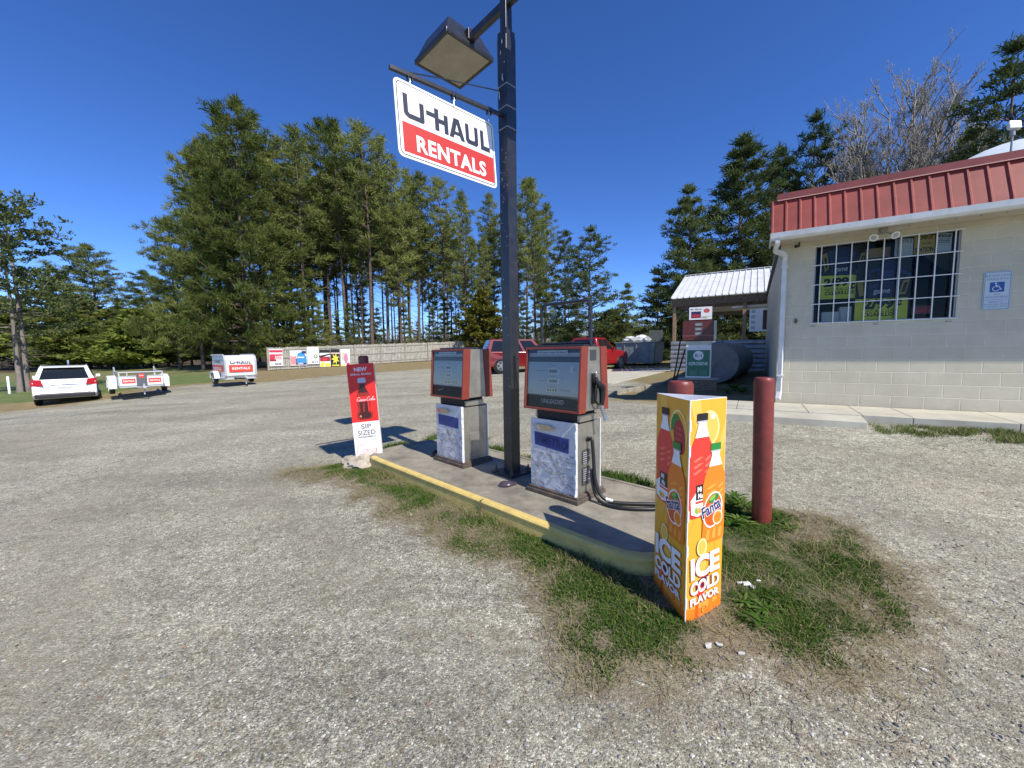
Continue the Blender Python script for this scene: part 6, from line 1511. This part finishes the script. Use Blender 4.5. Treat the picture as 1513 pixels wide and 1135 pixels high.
# ------------------------------------------------------------------ trees
bark = mat('pine_bark', (.145,.105,.08), .9, c2=(.07,.052,.042), scale=5, detail=9); barkg = mat('grey_bark', (.24,.20,.17), .9, c2=(.14,.115,.10), scale=3)
needleA = leaf_mat('pine_needles', (.080,.110,.028), (.265,.290,.090), .40, .45); needleB = leaf_mat('dark_needles', (.044,.070,.026), (.125,.155,.058), .28, .6); needleC = leaf_mat('cedar_needles', (.09,.10,.016), (.20,.185,.04), .25, 1.); needleD = leaf_mat('bright_needles', (.09,.13,.02), (.22,.26,.06), .3, .8)
def tree_geo(name, seed, H, base, Rm, prof, nb, bark_m, leaf_m, clump=.42, nfaces=15, droop=0., rise=.35, sub=3, tr=.011, lean=.0, dead=0, layers=0, size=.13, twin=False):
    """returns (trunk mesh, crown mesh); height H, crown from base*H"""
    r_ = random.Random(seed); T = MB(); vs = []; fs = []
    def trunk(ox, oy, Hh, r0):
        pts = []; n = 9
        for i in range(n+1):
            t = i/n; pts.append(V(ox+lean*H*t*t+.012*H*math.sin(t*3+seed)*t, oy+.010*H*math.cos(t*4+seed)*t, Hh*t))
        T.tube([pts[0]-V(0, 0, .4)]+pts, .1, bark_m, 7, [r0*1.35]+[r0*(1.15 if i == 0 else 1-.9*(i/n)) for i in range(n+1)]); return pts
    P = trunk(0, 0, H*.985, tr*H)
    P2 = trunk(.5, .3, H*.93, tr*H*.85) if twin else None
    def on(pts, t): 
        f = t*(len(pts)-1); i = min(int(f), len(pts)-2); return pts[i].lerp(pts[i+1], f-i)
    def clump_at(c, dr, s):
        for k in range(nfaces):
            d = V(r_.gauss(0, 1), r_.gauss(0, 1), r_.gauss(.25, .8)).normalized(); d = (d+dr*.7).normalized()
            o = c+V(r_.gauss(0, .32), r_.gauss(0, .32), r_.gauss(0, .17))*s
            L_ = s*r_.uniform(.5, 1.); w_ = size*r_.uniform(.6, 1.3); sd_ = d.cross(V(r_.gauss(0, 1), r_.gauss(0, 1), r_.gauss(0, 1)))
            if sd_.length < .01: continue
            sd_.normalize(); e = o+d*L_; i = len(vs)
            vs.extend((tuple(o-sd_*w_*.35), tuple(o+sd_*w_*.35), tuple(o+d*L_*.6+sd_*w_*.5), tuple(e), tuple(o+d*L_*.6-sd_*w_*.5))); fs.append((i, i+1, i+2, i+3, i+4))
    for i in range(nb):
        f = (i+r_.random())/nb
        if layers: f = (round(f*layers)+r_.gauss(0, .12))/layers; f = max(0, min(1, f))
        t = base+(1-base)*f*.97; src = P2 if (P2 and r_.random() < .45) else P; p0 = on(src, min(t, .99)); az = i*2.399+r_.uniform(-.5, .5)
        L_ = Rm*prof(f)*r_.uniform(.55, 1.15)
        if r_.random() < .12: L_ *= 1.15
        if L_ < .25: L_ = .25
        rs = rise*(.5+f)+r_.gauss(0, .13)-droop*(1-f); d = V(math.cos(az), math.sin(az), rs).normalized()
        m1 = p0+d*L_*.5+V(0, 0, -droop*.1*L_); e = p0+d*L_+V(0, 0, (.12-droop*.2)*L_)
        T.tube([p0, m1, e], .03, bark_m, 4, [.0035*H*(.4+.6*(1-f)), .002*H*(.4+.6*(1-f)), .012])
        ncl = max(2, int(L_/(clump*1.0)))
        for k in range(ncl):
            q = .30+.70*(k+r_.random())/ncl
            c = (p0.lerp(m1, q*2) if q < .5 else m1.lerp(e, q*2-1)); 
            for s_ in range(int(sub+r_.random()) if q > .45 else 1):
                off = V(r_.gauss(0, 1), r_.gauss(0, 1), r_.gauss(0, .35))*(.115*L_*(q+.2)); cc = c+off
                clump_at(cc, V(d.x, d.y, .5), clump*r_.uniform(.6, 1.15))
    for k in range(3): clump_at(P[-1]+V(0, 0, -.15*k), V(0, 0, 1), clump)
    for i in range(dead):
        t = r_.uniform(.12, max(base, .2)); p0 = on(P, t); az = r_.uniform(0, 2*PI); L_ = r_.uniform(.4, 1.7); T.tube([p0, p0+V(math.cos(az)*L_, math.sin(az)*L_, r_.uniform(-.1, .5)*L_)], .012, bark_m, 3, [.022, .006])
    me = bpy.data.meshes.new('crown'); me.from_pydata(vs, [], fs); me.materials.append(leaf_m)
    o = T.build('trunk', recalc=False, smooth='all'); tm = o.data; bpy.data.objects.remove(o)
    return tm, me, H
def prof_tall(f): return (.45+.9*f-.0*f) if f < .35 else .77*(1-(f-.35)/.65)**.55+.02
def prof_cone(f): return 1.0*(1-f)**.75+.03
def prof_round(f): return math.sin(PI*min(1, f*.85+.18))**.7
K_ = {}
K_['edge'] = [tree_geo('edge', 1, 23, .10, 6.4, lambda f: (1-f)**.55*.95+.06+.12*math.sin(f*17), 112, bark, needleA, .70, 38, .0, .34, 1.7, .010, 0, 8, 12, .062)]
K_['stand'] = [tree_geo('st', 20+i, 21, .33+.05*i, 3.1, prof_tall, 50, bark, needleA, .60, 32, .0, .40, 1.5, .0075, [.0, .01, -.015, .006][i], 30, 0, .060) for i in range(4)]
K_['low'] = [tree_geo('lw', 40+i, 16, .14, 3.3, lambda f: (1-f)**.7+.05, 75, bark, needleA, .56, 26, .05, .28, 2, .009, 0, 6, 10, .075) for i in range(2)]
K_['dark'] = [tree_geo('dk', 60+i, 18, .05, 4.6, lambda f: (1-f)**.62+.03, 125, bark, needleB, .58, 26, .18, .22, 2.7, .011, 0, 4, 15, .075) for i in range(2)]
K_['open'] = [tree_geo('op', 70+i, 18, .12, 4.3, lambda f: (1-f)**.5*.9+.08+.10*math.sin(f*19+i), 95, bark, needleB, .50, 22, .05, .42, 1.6, .011, [.0, .02][i], 12, 12, .07) for i in range(2)]
K_['snag'] = [tree_geo('sn', 80, 14, .30, 4.6, lambda f: .95*(1-f)**.4+.12, 74, barkg, needleB, .36, 12, .0, .30, 2, .014, 0, 26, 12, .10, True)]
K_['bush'] = [tree_geo('bu', 90+i, 4.5, .04, 1.7, lambda f: (1-f)**.6+.08, 60, bark, [needleD, needleA][i], .36, 15, .0, .4, 3, .012, 0, 0, 0, .12) for i in range(2)]
K_['cedar'] = [tree_geo('ce', 95, 6.5, .03, 1.9, lambda f: math.sin(PI*min(1, f*.75+.3))**.8, 110, bark, needleC, .34, 16, .0, .7, 3, .012, 0, 0, 0, .10)]
def plant(kind, v, pos, H, rz, label, cat='tree', grp=None, sxy=1., name='pine_tree'):
    tm, cm_, H0 = K_[kind][v % len(K_[kind])]; e = empty(name, pos, rz, label, cat, grp); s = H/H0; e.scale = (s*sxy, s*sxy, s)
    for nm, me in (('trunk', tm), ('crown', cm_)): o = bpy.data.objects.new(nm, me); col.objects.link(o); o.parent = e
    return e
def spot(px, Y): p = V((px-CX)/F*Y, Y, 0); p.z = h(p.x, p.y); return p
def plant_px(kind, v, px, Y, ptop, label, **k):
    p = spot(px, Y); H = at(px, ptop, Y).z-p.z; return plant(kind, v, p, H, (px*1.37+Y) % 6.28, label, **k)
# named edge trees of the left stand
plant_px('edge', 0, 372, 41, 140, 'biggest tall bushy pine with green branches almost to the ground, left end of the stand', sxy=.9)
plant_px('edge', 0, 318, 44, 205, 'broad bushy pine just left of the biggest pine of the stand', sxy=.75)
plant_px('edge', 0, 268, 47, 318, 'shorter bushy pine at the far left slope of the stand', sxy=1.0)
gs = 'tall slender pine in the dense stand behind the board fence'; gg_ = 'pines of the stand behind the board fence'
rtree = random.Random(21); placed = []
sky = [(300,215),(345,165),(400,170),(430,195),(460,182),(490,176),(520,168),(548,185),(575,203),(600,232),(625,248),(655,262),(690,278),(722,285),(752,288),(785,263),(808,300)]
for i, (px, pt) in enumerate(sky):
    Y = 43+rtree.uniform(-1., 5) + (px-300)*.012
    plant_px('stand', i, px+rtree.uniform(-6, 6), Y, pt+rtree.uniform(-4, 4), gs, grp=gg_, sxy=rtree.uniform(.95, 1.25))
for i in range(42):
    px = 330+i*11.4+rtree.uniform(-8, 8); Y = rtree.uniform(46, 68); env = min(sky, key=lambda q: abs(q[0]-px))[1]
    plant_px('stand', i+1, px, Y, env+rtree.uniform(15, 90), gs, grp=gg_, sxy=rtree.uniform(.7, 1.1))
for i in range(20):
    px = 440+i*15+rtree.uniform(-8, 8); Y = rtree.uniform(50, 76); env = min(sky, key=lambda q: abs(q[0]-px))[1]
    plant_px('stand', i+2, px, Y, env+rtree.uniform(60, 150), gs, grp=gg_, sxy=rtree.uniform(.55, .85))
# lower pines with branches along the fence
for i, (px, Y, pt) in enumerate(((412, 42, 360), (445, 43, 420), (478, 44, 452), (520, 46, 447), (560, 48, 455), (430, 46, 400), (470, 47, 430), (600, 50, 450), (680, 50, 462), (500, 50, 470), (540, 52, 430), (620, 52, 475), (660, 50, 440), (395, 41, 430), (640, 50, 455), (350, 43, 400), (300, 44, 390), (775, 44, 440), (805, 42, 400))):
    plant_px('low', i, px, Y, pt, 'younger pine with low branches at the front of the stand by the board fence', grp='younger pines at the fence line', sxy=1.1)
plant_px('cedar', 0, 712, 45, 428, 'olive green cedar bush above the fence left of the lamp post', sxy=1.35, name='cedar_tree')
# left group
plant_px('snag', 0, 38, 21.5, 282, 'thin two stemmed pine with sparse tufts at the far left edge', sxy=1.0)
plant_px('edge', 0, 150, 66, 360, 'round topped pine behind the white car', sxy=1.5)
plant_px('low', 1, 95, 62, 395, 'bushy pine between the two stemmed pine and the round topped pine', sxy=1.5)
plant_px('edge', 0, 225, 68, 398, 'lower bushy pine left of the big stand', sxy=1.35)
plant_px('bush', 0, 212, 58, 458, 'yellow green young pine behind the utility trailer', sxy=1.8)
for i, (px, Y, pt) in enumerate(((20, 46, 430), (62, 44, 440), (120, 42, 455), (165, 42, 462), (190, 41, 470), (250, 40, 440), (285, 38, 445), (320, 37, 450), (135, 45, 430), (180, 46, 440), (232, 42, 468), (90, 40, 465), (345, 36, 445), (-20, 45, 430))):
    plant_px('low' if i % 2 else 'bush', i, px, Y+22, pt+12, 'dark bushy evergreen in the row across the field on the left', grp='evergreens across the field', sxy=1.8)
# between the post and the shed
plant_px('stand', 2, 792, 33, 262, 'tall pine just right of the lamp post', sxy=.95)
plant_px('open', 0, 872, 27, 333, 'spreading conifer above the black pump frame', sxy=1.25)
plant_px('open', 1, 835, 31, 340, 'conifer left of the spreading one above the black pump frame', sxy=1.0)
plant_px('low', 0, 925, 25, 418, 'light green young pine behind the steel skip', sxy=1.2)
plant_px('bush', 0, 838, 29, 480, 'bright green bush seen through the black pump frame', sxy=1.3)
plant_px('bush', 1, 905, 30, 460, 'green bush beyond the bright red pickup', sxy=1.6)
# behind shed and shop
plant_px('dark', 0, 1090, 27, 196, 'tallest dark dense evergreen behind the white shed roof', sxy=1.15)
plant_px('dark', 1, 1015, 26, 272, 'dark dense evergreen left of the white shed roof', sxy=1.05)
plant_px('dark', 0, 1140, 30, 215, 'dark evergreen behind the left corner of the red roof', sxy=.9)
plant_px('open', 0, 1188, 27, 163, 'airy pointed conifer above the left end of the red roof', sxy=.85)
plant_px('open', 1, 1255, 29, 210, 'airy conifer half hidden behind the bare tree', sxy=.9)
plant_px('open', 0, 1465, 19, 52, 'big dark windblown pine above the right end of the red roof', sxy=1.05)
plant_px('open', 1, 1540, 21, 70, 'dark pine cut by the right edge of the picture above the red roof', sxy=1.0)
plant_px('low', 1, 1415, 22, 190, 'bushy pine between the bare tree and the windblown pine', sxy=1.2)
for i, (px, Y, pt) in enumerate(((970, 30, 400), (1050, 32, 380), (1120, 33, 370), (1180, 33, 300), (1000, 31, 430), (1085, 29, 440), (1400, 28, 240), (1350, 30, 260))):
    plant_px('low', i, px, Y, pt, 'dark bushy evergreen filling the gap behind shed and shop', grp='evergreens behind shed and shop', sxy=1.7)
# bare tree
barkb = mat('bare_bark', (.27,.25,.215), .9, c2=(.17,.155,.13), scale=3)
def bare(seed, H, name_l, pos, spread=3.):
    """leafless broad crown: limbs fan out to a rounded outline and fork into fine twigs"""
    r_ = random.Random(seed); T = MB()
    def limb(p, e, rad, lv, bow):
        n = 5; L_ = (e-p).length; pts = []
        for i in range(n+1):
            t = i/n; q = p.lerp(e, t); q = q+V(r_.gauss(0, .02)*L_, r_.gauss(0, .02)*L_, bow*L_*math.sin(PI*t)*.5*-1); pts.append(q)
        T.tube(pts, rad, barkb, 5 if lv == 0 else 3, [max(.010, rad*(1-.72*i/n)) for i in range(n+1)])
        if lv >= 3: return
        k = (13, 8, 4)[lv]
        for j in range(k):
            t = r_.uniform(.22, .97) if lv else r_.uniform(.25, 1.); f = t*n; a_ = pts[min(int(f), n-1)].lerp(pts[min(int(f)+1, n)], f-int(f))
            d = (e-p).normalized(); o_ = Matrix.Rotation(r_.uniform(0, 2*PI), 3, d) @ d.orthogonal().normalized(); s_ = r_.uniform(.35, .75)
            nd = (d*math.cos(s_)+o_*math.sin(s_)+V(0, 0, .22)).normalized(); l2 = L_*(.34, .42, .5)[lv]*r_.uniform(.6, 1.15)*(1.15-.5*t)
            limb(a_, a_+nd*l2, max(.011, rad*.42), lv+1, .06)
    T.tube([V(0, 0, -.4), V(.05, 0, H*.16), V(.0, .05, H*.34)], .1, barkb, 8, [H*.014, H*.011, H*.009])
    for i in range(15):
        az = i*2.399+r_.uniform(-.3, .3); po = (i/14)**.8*1.05; tz = H*.5+H*.5*math.cos(po*1.1)*r_.uniform(.88, 1.); e = V(math.cos(az)*spread*math.sin(po*1.35), math.sin(az)*spread*math.sin(po*1.35), tz)
        limb(V(0, 0, H*r_.uniform(.14, .34)), e, H*.0062, 0, .12)
    e = empty('bare_tree', pos, seed, name_l, 'tree'); T.build('trunk', e, recalc=False, smooth='all'); return e
for px, Y, pt, sd_, sp0, lb in ((1312, 24, 86, 3, 3.5, 'tallest leafless grey tree rising above the middle of the red roof'), (1246, 27, 165, 7, 2.4, 'smaller leafless tree left of the tallest bare tree'), (1368, 25, 125, 9, 2.2, 'leafless tree right of the tallest bare tree')):
    p = spot(px, Y); H = (at(px, pt, Y).z-p.z); bare(sd_, H*.90, lb, p, spread=sp0)
# brush behind the fence, a brown tangle
def brush(name, label, spans, n, seed, hmax=3.2):
    r_ = random.Random(seed); vs = []; fs = []
    for k in range(n):
        px0, px1, y0, y1 = r_.choice(spans); px = r_.uniform(px0, px1); Y = r_.uniform(y0, y1); p = spot(px, Y)
        H_ = r_.uniform(.6, hmax); d = V(r_.gauss(0, .25), r_.gauss(0, .25), 1).normalized(); e = p+d*H_; w_ = r_.uniform(.012, .035); o = len(vs)
        vs += [tuple(p+V(-w_, 0, 0)), tuple(p+V(w_, 0, 0)), tuple(e)]; fs.append((o, o+1, o+2))
        for j in range(3):
            q = p.lerp(e, r_.uniform(.3, .9)); f = q+V(r_.gauss(0, .4), r_.gauss(0, .4), r_.uniform(.1, .6))*H_*.3; o = len(vs); vs += [tuple(q+V(0, 0, -.012)), tuple(q+V(0, 0, .012)), tuple(f)]; fs.append((o, o+1, o+2))
    me = bpy.data.meshes.new(name); me.from_pydata(vs, [], fs); me.materials.append(mat('brush_twigs', (.19,.15,.115), .9, c2=(.10,.08,.06), scale=.8)); o = bpy.data.objects.new(name, me); col.objects.link(o); tag(o, label, 'brush', kind='stuff')
brush('undergrowth', 'brown leafless undergrowth among the pine trunks behind the fence', [(400, 760, 50, 66), (400, 540, 45, 52), (560, 760, 49, 54)], 16000, 5, 3.4)
brush('brush', 'brown leafless brush at the wood edge left and right of the lot', [(-60, 45, 70, 90), (900, 1010, 32, 45)], 3500, 6, 3.5)
brush('far_wood', 'distant brown and grey wood closing the view beyond the trees', [(-200, 1500, 75, 110)], 26000, 9, 9.0)
